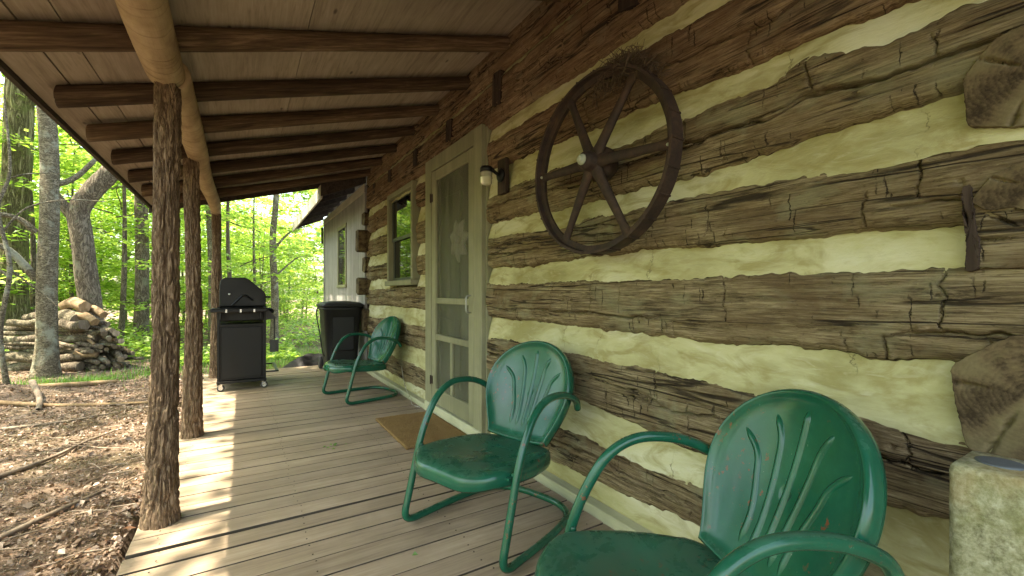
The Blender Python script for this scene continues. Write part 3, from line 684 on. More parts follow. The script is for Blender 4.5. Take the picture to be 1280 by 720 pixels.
# ================================================================= PORCH ROOF
porch = empty('porch_roof'); tag(porch, 'sloped porch roof on pole rafters and bark covered posts', 'porch roof')
SL = 0.276
def rz(x): return 2.72 + SL*x
for k in range(-4, 8):
    yy = 1.93 + 0.61*k + random.uniform(-.012, .012)
    n = 90; m = 28; xs = np.linspace(0.06, -2.31 + random.uniform(-.015, .015), n); a = np.linspace(0, 2*np.pi, m, endpoint=False)
    X = np.repeat(xs[:, None], m, 1); A = np.repeat(a[None], n, 0)
    rad = 0.048 + 0.004*noise(xs*1.1, k*3.1, 0, 61) + 0.003*np.clip(-xs, 0, 3)
    sq = 1 + 0.025*np.cos(4*A) + .05*noise(X*1.4, np.cos(A)*1.2+k, np.sin(A)*1.2, 69)
    rr_ = rad[:, None]*sq + 0.003*fbm(X*2.5, np.cos(A)*2+k, np.sin(A)*2, 63) + 0.0022*fbm(X*4, np.cos(A)*14+k, np.sin(A)*14, 65)
    cr = noise(xs*1.5, k*5.0, 0, 66)*0.6 - 1.9 + 0.8*math.sin(k*2.1)
    dd = np.abs((A - cr[:, None] + np.pi) % (2*np.pi) - np.pi)
    rr_ -= 0.012*np.exp(-(dd/0.10)**2)*np.clip(noise(X*0.9, k*2.0, 0, 67)*3+1, 0, 1)
    bow = 0.02*noise(xs*0.9, k*7.7, 0, 68) + .005*noise(xs*3.3, k*3.7, 0, 70)
    V = np.stack([X, yy + bow[:, None] + rr_*np.cos(A), (rz(xs) + 0.5*bow)[:, None] + rr_*np.sin(A)], -1)
    c0 = V[:1].mean(1, keepdims=True); c1 = V[-1:].mean(1, keepdims=True)
    V = np.concatenate([np.repeat(c0, m, 1)+(V[:1]-c0)*.001, V, c1+(V[-1:]-c1)*.9+np.array([-.004, 0, 0]), np.repeat(c1, m, 1)+(V[-1:]-c1)*.001+np.array([-.004, 0, 0])], 0)
    F = gridF(n+3, m); F = np.concatenate([F, np.array([[q*m+m-1, (q+1)*m+m-1, (q+1)*m, q*m] for q in range(n+2)])])
    mk('rafter', V.reshape(-1, 3), F, M['rafter'], porch)
CO = 0.056
def slab(x0, x1, y0, y1, t=0.018, off=0.0):
    V = []
    for z in (0, t):
        for (x, y_) in ((x0, y0), (x1, y0), (x1, y1), (x0, y1)): V.append((x, y_, rz(x) + CO + off + z))
    return MB().add(V, [(0,3,2,1),(4,5,6,7),(0,1,5,4),(1,2,6,5),(2,3,7,6),(3,0,4,7)])
YR0, YR1 = -0.9, 6.72
for (a, b) in ((-2.405, -2.256), (-2.250, -2.128)):
    for (ya, yb) in ((YR0, 1.0), (1.003, 4.06), (4.064, YR1)): slab(a, b, ya, yb, off=random.uniform(0, .003)).build('ceiling_board', M['ceil'], porch)
for (a, b) in ((-2.122, -1.205), (-1.202, 0.05)):
    for (ya, yb) in ((YR0, 1.315), (1.319, 3.755), (3.759, YR1)) if a < -2 else ((YR0, 2.545), (2.548, 4.985), (4.988, YR1)): slab(a, b, ya, yb, off=random.uniform(0, .002)).build('ceiling_panel', M['ceil'], porch)
slab(-2.46, 0.0, YR0-.05, YR1+.05, 0.03, 0.026).build('roof_deck', M['roofdark'], porch)
V = [(-2.432, YR0, rz(-2.42)+.03), (-2.407, YR0, rz(-2.42)+.03), (-2.407, YR0, rz(-2.42)+.08), (-2.432, YR0, rz(-2.42)+.08)]
V += [(p[0], YR1, p[2]) for p in V]
MB().add(V, [(0,1,2,3),(7,6,5,4),(0,4,5,1),(1,5,6,2),(2,6,7,3),(3,7,4,0)]).build('fascia', M['roofdark'], porch)
# dark rake board closing the far end
V = [(-2.43, YR1+.002, rz(-2.43)-.02), (0.0, YR1+.002, rz(0)-.02), (0.0, YR1+.002, rz(0)+.10), (-2.43, YR1+.002, rz(-2.43)+.10)]; V += [(p[0], YR1+.03, p[2]) for p in V]
MB().add(V, [(3,2,1,0),(4,5,6,7),(0,1,5,4),(1,2,6,5),(2,3,7,6),(3,0,4,7)]).build('rake_board', M['roofdark'], porch)
def beam_log(y0, y1, r0, r1, xc, zc0, zc1, seed):
    n = int((y1-y0)/0.02); m = 48; ys = np.linspace(y0, y1, n); a = np.linspace(0, 2*np.pi, m, endpoint=False)
    Y = np.repeat(ys[:, None], m, 1); A = np.repeat(a[None], n, 0); t = (ys-y0)/(y1-y0)
    rad = r0+(r1-r0)*t + 0.004*noise(ys*2.2, seed, 0, 71)
    rr_ = rad[:, None] + 0.003*fbm(Y*3, np.cos(A)*2+seed, np.sin(A)*2, 73) + 0.0012*fbm(Y*28, np.cos(A)*3, np.sin(A)*3+seed, 74)
    xx = xc + 0.012*noise(ys*0.8, seed*3.0, 0, 75)
    V = np.stack([xx[:, None]+rr_*np.cos(A), Y, (zc0+(zc1-zc0)*t)[:, None]+rr_*np.sin(A)], -1)
    c0 = V[:1].mean(1, keepdims=True); c1 = V[-1:].mean(1, keepdims=True)
    V = np.concatenate([c0+(V[:1]-c0)*.01+np.array([0, -.004, 0]), c0+(V[:1]-c0)*.93+np.array([0, -.004, 0]), V, c1+(V[-1:]-c1)*.01], 0)
    F = gridF(n+3, m)[:, ::-1]; F = np.concatenate([F, np.array([[q*m+m-1, (q+1)*m+m-1, (q+1)*m, q*m] for q in range(n+2)])[:, ::-1]])[:, ::-1]
    mk('beam', V.reshape(-1, 3), F, M['beam'], porch)
beam_log(-0.9, 2.69, 0.080, 0.078, -1.80, 2.138, 2.138, 1)
beam_log(2.695, 6.9, 0.072, 0.060, -1.775, 2.142, 2.125, 2)
def bark_post(x, y, r0, r1, z0, z1, seed, m=110, dz=0.008, lean=0.0):
    n = int((z1-z0)/dz); zs = np.linspace(z0, z1, n); a = np.linspace(0, 2*np.pi, m, endpoint=False)
    Z = np.repeat(zs[:, None], m, 1); A = np.repeat(a[None], n, 0); t = (zs-z0)/(z1-z0)
    rad = r0+(r1-r0)*t**.7 + 0.005*noise(zs*1.6, seed, 0, 81) + 0.012*np.exp(-zs.clip(0)/0.3)
    cx, cy_ = np.cos(A), np.sin(A)
    tw = A + 0.10*noise(zs*1.2, seed, 0, 82)[:, None] + 0.10*noise(Z*9, A*2.5, seed, 83) + .04*noise(Z*30, A*6, seed, 90)
    # furrows: ridged noise stretched along the stem
    f1 = 1-np.abs(noise(np.cos(tw)*3.4+seed, np.sin(tw)*3.4, Z*5.0, 84))
    f2 = 1-np.abs(noise(np.cos(tw)*6.5+seed, np.sin(tw)*6.5, Z*12, 85))
    f3 = fbm(cx*16+seed, cy_*16, Z*60, 86, 3)
    rr_ = rad[:, None]*(1+.02*noise(cx*2, cy_*2, Z*3, 91)) - 0.014*np.clip((f1-0.74)/0.26, 0, 1) - 0.007*np.clip((f2-0.75)/0.25, 0, 1) + 0.0028*f3
    rr_ = rr_ + 0.005*noise(cx*1.5, cy_*1.5, Z*2.5, 87+seed)
    sx = 0.018*noise(zs*1.0, seed*2.0, 0, 88) + lean*t; sy = 0.015*noise(zs*0.9, seed*4.0, 0, 89)
    V = np.stack([x+sx[:, None]+rr_*cx, y+sy[:, None]+rr_*cy_, Z], -1)
    c1 = V[-1:].mean(1, keepdims=True); V = np.concatenate([V, c1+(V[-1:]-c1)*.02], 0)
    F = gridF(n+1, m); F = np.concatenate([F, np.array([[q*m+m-1, (q+1)*m+m-1, (q+1)*m, q*m] for q in range(n)])])
    return mk('post', V.reshape(-1, 3), F, M['post'], porch)
bark_post(-1.812, 2.66, 0.066, 0.053, -0.30, 2.07, 1, 150, 0.0065)
bark_post(-1.806, 4.115, 0.058, 0.051, -0.30, 2.085, 2, 120, 0.008)
bark_post(-1.762, 6.80, 0.056, 0.054, -0.30, 2.085, 3, 90, 0.011)

# ================================================================= CABIN WING beyond the corner
wing = empty('cabin_wing', (0, 6.45, 0)); tag(wing, 'grey board sided wing of the cabin with low eave', 'building')
wl = (0, -6.45, 0)
y = 6.46
while y < 10.05:
    b = min(y+0.128, 10.06)
    MB().box((0.0, y+.006, -.3), (0.04, b-.006, 2.60), .004).build('siding_board', M['siding'], wing, loc=wl); y += 0.128
MB().box((0.035, 6.45, -.3), (0.3, 10.06, 2.62)).build('wall_core', M['darkwood'], wing, loc=wl)
MB().box((-.018, 6.45, 2.50), (0.0, 10.07, 2.62), .003).build('frieze_board', M['fascia'], wing, loc=wl)
MB().box((-.015, 9.97, -.3), (0.3, 10.075, 2.5), .003).build('corner_board', M['siding'], wing, loc=wl)
ww = empty('window'); ww.parent = wing; ww.location = wl
for (a, b) in (((-.02, 7.72, 1.20), (.0, 7.78, 2.24)), ((-.02, 8.40, 1.20), (.0, 8.46, 2.24)), ((-.019, 7.78, 2.18), (.0, 8.40, 2.24)), ((-.03, 7.70, 1.17), (.0, 8.48, 1.22))):
    MB().box(a, b, .003).build('frame', M['trimwood'], ww)
MB().box((-.006, 7.78, 1.70), (.0, 8.40, 1.74)).build('sash', M['sash'], ww)
MB().box((-.004, 7.78, 1.22), (-.001, 8.40, 2.18)).build('pane', M['pane'], ww)
wr = empty('roof'); wr.parent = wing; wr.location = wl
def wz(x): return 2.70 + 0.42*x
V = []
for (x, dz) in ((-.56, 0), (1.8, 0), (1.8, .05), (-.56, .05)): V.append((x, 6.50, wz(x)+.03+dz))
V += [(p[0], 10.35, p[2]) for p in V]
MB().add(V, [(0,1,2,3),(7,6,5,4),(0,4,5,1),(1,5,6,2),(2,6,7,3),(3,7,4,0)]).build('roof_slab', M['roofdark'], wr)
MB().box((-.575, 6.50, wz(-.56)-.10), (-.55, 10.36, wz(-.56)+.085), .003).build('fascia_board', M['fascia'], wr)
for q in range(7):
    yy = 6.62+q*.61; V = []
    for (x, dz) in ((-.548, -.06), (.02, -.06), (.02, .028), (-.548, .028)): V.append((x, yy-.02, wz(x)+dz))
    V += [(p[0], yy+.02, p[2]) for p in V]
    MB().add(V, [(0,1,2,3),(7,6,5,4),(0,4,5,1),(1,5,6,2),(2,6,7,3),(3,7,4,0)]).build('rafter_tail', M['roofdark'], wr)
V = [(-.575, 6.475, wz(-.575)-.07), (0.02, 6.475, wz(.02)-.07), (.02, 6.475, wz(.02)+.085), (-.575, 6.475, wz(-.575)+.085)]; V += [(p[0], 6.498, p[2]) for p in V]
MB().add(V, [(0,1,2,3),(7,6,5,4),(0,4,5,1),(1,5,6,2),(2,6,7,3),(3,7,4,0)]).build('rake_board', M['roofdark'], wr)
MB().box((-.05, 10.08, 2.12), (-.016, 10.14, 2.46), .004).build('eave_bracket', M['darkwood'], wr)

# ================================================================= OBJECTS ON THE PORCH
# ---- shell back metal lawn chair (local: x forward, y to the sitter's left mirrored by the placing angle, z up)
TR = 0.0165
def chair_meshes():
    out = []
    half = [(-.585, .272, .52), (-.535, .290, .572), (-.44, .298, .612), (-.33, .30, .624), (-.25, .30, .605), (-.185, .30, .555), (-.13, .30, .47), (-.09, .30, .38), (-.055, .30, .26), (-.022, .30, .14), (-.002, .30, .07), (-.008, .30, .036), (-.04, .30, .019), (-.10, .298, TR), (-.30, .292, TR), (-.46, .272, TR), (-.545, .235, TR), (-.60, .15, TR), (-.615, .05, TR)]
    P = spline(half, 5); Q = P[::-1].copy(); Q[:, 1] *= -1
    V, F = tube_arr(np.vstack([P, Q]), TR, 14); out.append(('tube_frame', V, F, None))
    # seat pan
    n = 64; a = np.linspace(0, 2*np.pi, n, endpoint=False); ca, sa = np.cos(a), np.sin(a)
    ex = 0.52
    ox = np.sign(ca)*np.abs(ca)**ex; oy = np.sign(sa)*np.abs(sa)**ex
    V = []
    rings = list(np.linspace(0.03, 0.9, 12)) + [0.945, 0.975, 0.992, 1.0, 1.0, 0.985]
    for q, f in enumerate(rings):
        lx = ox*f; ly = oy*f
        x = -.232 + 0.272*lx + 0.035*f*np.clip(ca, 0, 1)**2*(1-ly**2)
        wd = 0.272 - 0.045*np.clip(-lx, 0, 1)
        y_ = ly*wd
        z = 0.358 + 0.020*lx - 0.022*np.exp(-((lx+.15)**2*3+(ly*1.1)**2*3)) + 0.008*np.cos(ly*np.pi*2)*0.5*(np.abs(ly) < 0.9) - 0.02*np.clip(lx-.55, 0, 1)**2*5
        drop = [0]*12 + [.003, .008, .016, .028, .052, .060]
        z = z - drop[q]
        V.append(np.stack([x, y_, z], 1))
    V = np.array(V); m = len(rings); F = gridF(m, n); F = np.concatenate([F, np.array([[q*n+n-1, (q+1)*n+n-1, (q+1)*n, q*n] for q in range(m-1)])])
    out.append(('seat', V.reshape(-1, 3), F, 'solid'))
    # backrest
    B0 = np.array([-.465, 0, .350]); D = np.array([-.20, 0, .455]); H = float(np.linalg.norm(D)); D = D/H; N = np.array([D[2], 0, -D[0]])
    s_c, R_ = 0.255, 0.258; H1 = s_c+0.245
    def w_(s):
        s = np.asarray(s, float)
        lowr = 0.175+(R_-0.175)*np.sin(np.clip(s/s_c, 0, 1)*np.pi/2)**1.2
        up = R_*np.sqrt(np.clip(1-((s-s_c)/0.245)**2, 0, 1))
        return np.where(s < s_c, lowr, up)
    def surf(l, s):
        l = np.asarray(l, float); s = np.asarray(s, float)
        dep = 0.055*(l/R_)**2 + 0.035*((s-0.2)/0.3)**2 - 0.01
        return B0 + np.multiply.outer(s, D) + np.multiply.outer(l, np.array([0, 1.0, 0])) + np.multiply.outer(dep, N)
    th = np.linspace(0, 2*np.pi, 96, endpoint=False)
    # outline: walk round
    ol = []
    for s in np.linspace(0.0, s_c, 16)[:-1]: ol.append((-float(w_(s)), s))
    for t in np.linspace(np.pi, 0, 49): ol.append((R_*math.cos(t), s_c+0.245*math.sin(t)))
    for s in np.linspace(s_c, 0.0, 16)[1:]: ol.append((float(w_(s)), s))
    for l in np.linspace(.175, -.175, 12)[1:-1]: ol.append((l, 0.0-0.008*(1-(l/.175)**2)))
    ol = np.array(ol); c = np.array([0, 0.235]); n = len(ol)
    V = []
    rings = [0.02]+list(np.linspace(0.1, 0.9, 10))+[0.94, 0.965, 0.985]
    for f in rings:
        p = c+(ol-c)*f; V.append(surf(p[:, 0], p[:, 1]) + np.multiply.outer(np.full(n, 0.010*max(0, (f-.88)/.1)**2), N))
    outd = ol-c; outd = outd/np.linalg.norm(outd, axis=1)[:, None]
    base = surf(ol[:, 0], ol[:, 1])
    for (o_, b_) in ((0.0, 0.008), (.004, .003), (.006, -.005), (.006, -.022), (.003, -.036), (-.004, -.042)):
        V.append(base + np.multiply.outer(outd[:, 0]*o_, np.array([0, 1., 0])) + np.multiply.outer(outd[:, 1]*o_, D) + b_*N)
    V = np.array(V); m = len(V); F = gridF(m, n); F = np.concatenate([F, np.array([[q*n+n-1, (q+1)*n+n-1, (q+1)*n, q*n] for q in range(m-1)])])
    out.append(('backrest', V.reshape(-1, 3), F, 'solid'))
    ribs = []
    for (l0, l1, l2, s1, s2) in ((-.074, -.105, -.185, .24, .355), (-.037, -.056, -.098, .30, .425), (0, 0, 0, .33, .462), (.037, .056, .098, .30, .425), (.074, .105, .185, .24, .355)):
        C_ = spline([(l0, .05), (l0*1.05, .14), (l1, s1), ((l1*0.75+l2*.25)*1.02, s1*.45+s2*.55), (l2, s2)], 8)
        P = surf(C_[:, 0], C_[:, 1]) - 0.0045*N
        r_ = 0.0125*np.clip(np.sin(np.linspace(0.12, np.pi-0.12, len(P)))*2.2, 0.2, 1)
        V, F = tube_arr(P, r_, 8); ribs.append((V, F))
    br = MB()
    bolts = []
    for sy in (-1, 1):
        for (x, z) in ((-.085, .355), (-.57, .53)):
            V, F = lathe([(.009, -.012), (.009, .004), (.005, .008)], 10, 'y', (x, sy*.285, z)); bolts.append((V, F))
        br.box((-.125, sy*.262-.016, .340), (-.06, sy*.262+.016, .349))
        br.tube([(-.52, sy*.15, .05-.034), (-.47, sy*.16, .20), (-.42, sy*.165, .325)], .0001, 4) if False else None
    return out, ribs, bolts, br
CH = chair_meshes()
def to_mesh(name, V, F, mat, smooth=True):
    o = mk(name, V, F, mat, None, smooth); me = o.data; bpy.data.objects.remove(o); return me
ch_me = [(n_, to_mesh(n_, V, F, M['green']), k_) for (n_, V, F, k_) in CH[0]]
rib_me = [to_mesh('rib', V, F, M['green']) for V, F in CH[1]]
bolt_me = [to_mesh('bolt', V, F, M['green']) for V, F in CH[2]]
brk_me = to_mesh('seat_bracket', CH[3].V, CH[3].F, M['green'], False)
for (cx, cy_, ang, lab) in ((-.751, 1.737, 199.1, 'green metal shell-back lawn chair between the doormat and the nearest green chair'), (-.824, .842, 155.6, 'largest green metal lawn chair, closest to the concrete post'), (-.698, 4.733, 191.5, 'small-looking green metal lawn chair beyond the screen door by the black bin')):
    c = empty('lawn_chair', (cx, cy_, 0.001), R(ang)); tag(c, lab, 'chair', 'green metal lawn chairs along the log wall')
    for (n_, me, k_) in ch_me:
        o = ob(n_, me, c)
        if k_: md = o.modifiers.new('sheet', 'SOLIDIFY'); md.thickness = 0.0025; md.offset = 0
        if n_ == 'backrest':
            for r_ in rib_me: ob('rib', r_, o)
    for b_ in bolt_me: ob('bolt', b_, c)
    ob('seat_bracket', brk_me, c)

# ---- coir doormat
nx, ny = 40, 60; xs = np.linspace(-.53, -.055, nx); ys = np.linspace(2.985, 3.805, ny)
XX, YY = np.meshgrid(xs, ys, indexing='ij')
ZZ = 0.020 + 0.0025*noise(XX*80, YY*80, 0, 5) + 0.003*noise(XX*6, YY*6, 0, 6)
jx = 0.004*noise(XX*60, YY*60, 0, 8); jy = 0.004*noise(XX*60, YY*60, 3, 8)
V = np.stack([XX+jx, YY+jy, ZZ], -1)
Vb = V.copy(); Vb[..., 2] = 0.0025
top = gridF(nx, ny); N0 = nx*ny
ring = [i*ny for i in range(nx)] + [(nx-1)*ny+j for j in range(1, ny)] + [i*ny+ny-1 for i in range(nx-2, -1, -1)] + [j for j in range(ny-2, 0, -1)]
side = np.array([[a, a+N0, b+N0, b] for a, b in zip(ring, ring[1:]+ring[:1])])
tag(mk('doormat', np.concatenate([V.reshape(-1, 3), Vb.reshape(-1, 3)]), np.concatenate([top, side, top[:, ::-1]+N0]), M['coir']), 'brown coir doormat lying before the screen door', 'doormat')

# ---- iron wheel on the wall
WH = empty('iron_wheel', (-0.115, 1.525, 1.668)); tag(WH, 'rusty six spoked iron wheel hanging on the log wall', 'wheel')
WH.rotation_euler = (0, R(1.0), R(4.0))
RW = 0.412
prof = [(RW, -.036), (RW, .036), (RW-.012, .036), (RW-.014, .010), (RW-.040, .006), (RW-.040, -.006), (RW-.014, -.010), (RW-.012, -.036)]
n = 96; a = np.linspace(0, 2*np.pi, n, endpoint=False); V = []
for r_, h in prof:
    V.append(np.stack([np.full(n, h)+.0015*noise(a*9, h*9, 0, 4), (r_+.002*noise(np.cos(a)*5, np.sin(a)*5, h, 3))*np.cos(a), (r_+.002*noise(np.cos(a)*5, np.sin(a)*5, h, 3))*np.sin(a)], 1))
V = np.array(V); m = len(prof); F = []
for i in range(m):
    for j in range(n): F.append((i*n+j, i*n+(j+1) % n, ((i+1) % m)*n+(j+1) % n, ((i+1) % m)*n+j))
mk('rim', V.reshape(-1, 3), F, M['rust'], WH, False)
lug = MB()
for q in range(24):
    t = q*2*math.pi/24; c_, s_ = math.cos(t), math.sin(t)
    W_ = []
    for x in (-.036, .036):
        for (r_, tt) in ((RW-.001, -.012), (RW-.001, .012), (RW+.005, .009), (RW+.005, -.009)):
            W_.append((x, r_*math.cos(t+tt), r_*math.sin(t+tt)))
    o = mk('lug', W_, [(0,1,2,3),(7,6,5,4),(0,4,5,1),(1,5,6,2),(2,6,7,3),(3,7,4,0)], M['rust'], WH, False)
for q in range(6):
    t = R(2+60*q); P = []; rad = []
    nn = 14; mm = 12; V = []
    for f in np.linspace(0, 1, nn):
        r_ = 0.03+f*(RW-.055); wy = 0.027-.010*f+.012*max(0, (f-.88)/.12)+.01*max(0, (.15-f)/.15); wx = 0.020-.007*f
        for b_ in np.linspace(0, 2*np.pi, mm, endpoint=False):
            y_, z_ = r_*math.cos(t)-wy*math.cos(b_)*math.sin(t), r_*math.sin(t)+wy*math.cos(b_)*math.cos(t)
            V.append((wx*math.sin(b_)-.028*(1-f), y_, z_))
    F = [(i*mm+j, i*mm+(j+1) % mm, (i+1)*mm+(j+1) % mm, (i+1)*mm+j) for i in range(nn-1) for j in range(mm)]
    mk('spoke', V, F, M['rust'], WH)
V, F = lathe([(.02, -.095), (.036, -.09), (.042, -.07), (.046, -.02), (.075, .0), (.08, .02), (.078, .05), (.05, .085)], 28, 'x'); mk('hub', V, F, M['rust'], WH)
V, F = lathe([(.012, -.118), (.016, -.114), (.016, -.104), (.024, -.103), (.025, -.096), (.018, -.094)], 16, 'x'); mk('hub_bolt', V, F, M['bolt'], WH)
for t in (R(183), R(2)):
    V, F = lathe([(.003, -.022), (.0065, -.018), (.0065, -.008)], 10, 'x', (0, (RW-.03)*math.cos(t), (RW-.03)*math.sin(t))); mk('rivet', V, F, M['bolt'], WH)
# ---- bird nest on top of the wheel
mb = MB(); r = np.random.default_rng(5)
for q in range(620):
    yc = 1.405+r.normal(0, .075); xc = -.075+r.normal(0, .022); zc = 2.075-(yc-1.43)**2*2.4+r.normal(0, .012)
    a = r.normal(0, .9); L = r.uniform(.05, .16); b = r.normal(0, .35)
    d = np.array([math.sin(a)*.4, math.cos(a), b]); d /= np.linalg.norm(d); k = r.normal(0, .02)
    P = [np.array([xc, yc, zc])+d*L*t+np.array([0, 0, k*(1-4*t*t)])+np.array([0, 0, -.6*(d[1]*L*t)**2*3]) for t in np.linspace(-.5, .5, 5)]
    mb.tube(P, r.uniform(.0008, .0022), 4, False)
for q in range(14):
    yc = 1.45+r.normal(0, .09); P = [np.array([-.12+r.normal(0, .01), yc, 2.03-(yc-1.43)**2*2])]
    for t in range(5): P.append(P[-1]+np.array([r.normal(0, .004), r.normal(0, .01), -r.uniform(.008, .022)]))
    mb.tube(P, .0012, 4, False)
tag(mb.build('bird_nest', M['nest'], None, True), 'straggly dark bird nest on top of the iron wheel', 'nest')

# ---- wall lamp
LP = empty('wall_lamp', (-.02, 2.545, 1.85)); tag(LP, 'small jar wall lamp on a dark board beside the screen door', 'lamp')
MB().box((-.012, -.055, -.115), (.02, .055, .115), .006).build('back_board', M['darkwood'], LP)
V, F = lathe([(.045, -.012), (.045, -.022), (.03, -.032)], 20, 'x', (0, 0, .005)); mk('rosette', V, F, M['black_metal'], LP)
MB().tube(spline([(-.03, 0, .005), (-.06, 0, .02), (-.09, 0, .042), (-.115, .01, .045)], 5), .011, 10).build('arm', M['black_metal'], LP, True)
V, F = lathe([(.018, .055), (.036, .05), (.042, .04), (.042, .018), (.038, .016)], 24, 'z', (-.115, .015, 0)); mk('cap', V, F, M['black_metal'], LP)
pr_ = [(.036, .016), (.038, .008), (.038, -.016), (.041, -.019), (.041, -.025), (.038, -.028), (.038, -.055), (.03, -.066), (.01, -.069)]
V, F = lathe(pr_, 28, 'z', (-.115, .015, 0)); mk('glass_jar', V, F, M['jar'], LP)

# ---- concrete post
CP = empty('concrete_post', (-.217, .232, 0)); tag(CP, 'short lichen stained concrete post with a dark disc on top', 'post')
h = .0745; c = .010; oc = [(-h+c, -h), (h-c, -h), (h, -h+c), (h, h-c), (h-c, h), (-h+c, h), (-h, h-c), (-h, -h+c)]
V = []; zs = [0.0]+list(np.linspace(.02, .725, 30))+[.734, .740]; sc_ = [1]*31+[.985, .93]
pts = []
for i in range(8):
    p, q = np.array(oc[i]), np.array(oc[(i+1) % 8]); k = 8 if i % 2 == 0 else 2
    pts += [p+(q-p)*t for t in np.linspace(0, 1, k, endpoint=False)]
pts = np.array(pts); n = len(pts)
for z, f in zip(zs, sc_):
    x, y_ = pts[:, 0]*f, pts[:, 1]*f; d = .0025*fbm(x*60, y_*60, z*60, 4); V.append(np.stack([x*(1+d*8), y_*(1+d*8), np.full(n, z)], 1))
for f in (.6, .2): V.append(np.stack([pts[:, 0]*f, pts[:, 1]*f, np.full(n, .7405)], 1))
V = np.array(V); m = len(V); F = gridF(m, n); F = np.concatenate([F, np.array([[q*n+n-1, (q+1)*n+n-1, (q+1)*n, q*n] for q in range(m-1)])])
mk('shaft', V.reshape(-1, 3), F[:, ::-1], M['concrete'], CP, True)
V, F = lathe([(.036, .738), (.036, .7425), (.03, .7432), (.001, .7432)], 32, 'z', (.008, .018, 0)); mk('disc', V, F, M['slate'], CP)

# ---- gas grill
G = empty('gas_grill', (-1.485, 6.10, 0)); tag(G, 'black gas barbecue grill on castors at the porch edge', 'grill')
def gb(name, a, b, mat='black_metal', ch=.006, parent=None): return MB().box(a, b, ch).build(name, M[mat], parent or G)
# local: x to the wall (front of the grill), y along the porch
gb('cabinet', (-.235, -.32, .115), (.225, .40, .735), ch=.008)
gb('side_panel', (-.20, -.332, .14), (.19, -.322, .70), ch=.004)
gb('panel_trim', (-.235, -.336, .715), (.225, -.322, .735), ch=.003)
for (x, y_) in ((-.235, -.335), (.205, -.335), (-.235, .395), (.205, .395)): gb('frame_leg', (x, y_, .075), (x+.025, y_+.025, .93), ch=.003)
gb('firebox', (-.225, -.33, .765), (.215, .40, .925), ch=.015)
gb('bottom_tray', (-.24, -.34, .085), (.235, .41, .115), ch=.004)
gb('side_shelf', (-.285, -.56, .872), (.235, -.345, .915), ch=.008)
for x in (-.145, -.015, .11): gb('hook', (x-.008, -.567, .872), (x+.008, -.560, .905), 'steel', ch=.001)
gb('shelf_bracket', (-.21, -.50, .80), (-.19, -.34, .872), ch=.002); gb('shelf_bracket', (.16, -.50, .80), (.18, -.34, .872), ch=.002)
prof = [(-.215, .93), (-.215, 1.16), (-.205, 1.215), (-.17, 1.245), (.02, 1.25), (.06, 1.235), (.215, 1.09), (.228, 1.055), (.23, .93)]
lid = MB(); n = len(prof)
V = [(x, -.31, z) for x, z in prof]+[(x, .39, z) for x, z in prof]
lid.add(V, [tuple(range(n))[::-1] if False else tuple(range(n)), tuple(range(2*n-1, n-1, -1))]+[(i, i+n, (i+1) % n+n, (i+1) % n) for i in range(n)])
lo = lid.build('lid', M['black_metal'], G); bv = lo.modifiers.new('b', 'BEVEL'); bv.width = .008; bv.segments = 2
# embossed border and hinge arm on the visible lid end
V2 = [((x-.0)*.90+.0, -.314, .95+(z-.93)*.90) for x, z in prof]; V2b = [(x, -.309, z) for x, _, z in V2]
MB().add(V2+V2b, [tuple(range(n))]+[(i, (i+1) % n, (i+1) % n+n, i+n) for i in range(n)]).build('end_plate', M['black_metal'], lo)
V, F = lathe([(.012, -.33), (.012, -.318)], 12, 'y', (-.12, 0, 1.065)); mk('pivot', V, F, M['steel'], lo)
MB().tube([(-.10, -.325, .94), (.0, -.325, 1.05), (.03, -.325, 1.05), (.10, -.325, .995)], .011, 8).build('linkage', M['black_metal'], lo)
MB().tube([(.265, -.20, 1.03), (.275, -.18, 1.03), (.275, .26, 1.03), (.265, .28, 1.03)], .012, 10).box((.225, -.19, 1.02), (.27, -.17, 1.04)).box((.225, .25, 1.02), (.27, .27, 1.04)).build('lid_handle', M['black_plastic'], lo)
pan = MB().add([(.225, -.335, .92), (.225, .405, .92), (.335, .405, .79), (.335, -.335, .79), (.225, -.335, .77), (.225, .405, .77)], [(0,1,2,3),(4,3,2,5),(0,3,4),(1,5,2)]).build('control_panel', M['dark_steel'], G)
for y_ in (-.2, .03, .26):
    V, F = lathe([(.028, 0), (.03, .012), (.024, .034), (.012, .036)], 16, 'z'); o = mk('knob', V, F, M['black_plastic'], G, True, (.283, y_, .86)); o.rotation_euler = (0, R(50), 0)
for (x, y_) in ((-.215, -.30), (.20, -.30), (-.215, .38), (.20, .38)):
    ca = empty('castor', (x, y_, 0)); ca.parent = G
    V, F = lathe([(.03, -.013), (.037, -.010), (.037, .010), (.03, .013)], 20, 'y', (.012, 0, .038)); mk('tyre', V, F, M['rubber'], ca)
    V, F = lathe([(.022, -.0145), (.022, .0145)], 16, 'y', (.012, 0, .038)); mk('hub', V, F, M['steel'], ca, False)
    MB().box((-.008, -.020, .035), (.026, -.016, .082)).box((-.008, .016, .035), (.026, .020, .082)).box((-.010, -.021, .078), (.028, .021, .086)).build('fork', M['steel'], ca)
MB().box((.21, -.29, .17), (.36, -.26, .185)).box((.21, .36, .17), (.36, .39, .185)).box((.33, -.29, .171), (.36, .39, .184)).build('tool_rail', M['black_metal'], G)
SP = empty('grill_spatula', (-1.485+.315, 5.80, 0)); tag(SP, 'grey grill spatula hanging from the barbecue front', 'spatula')
MB().tube([(0, 0, .80), (.0, .0, .70), (0, 0, .55)], .006, 8).build('handle', M['black_plastic'], SP, True)
MB().box((-.045, -.003, .40), (.045, .003, .54), .002).tube([(0, 0, .55), (0, 0, .53)], .004, 6).build('blade', M['dark_steel'], SP)

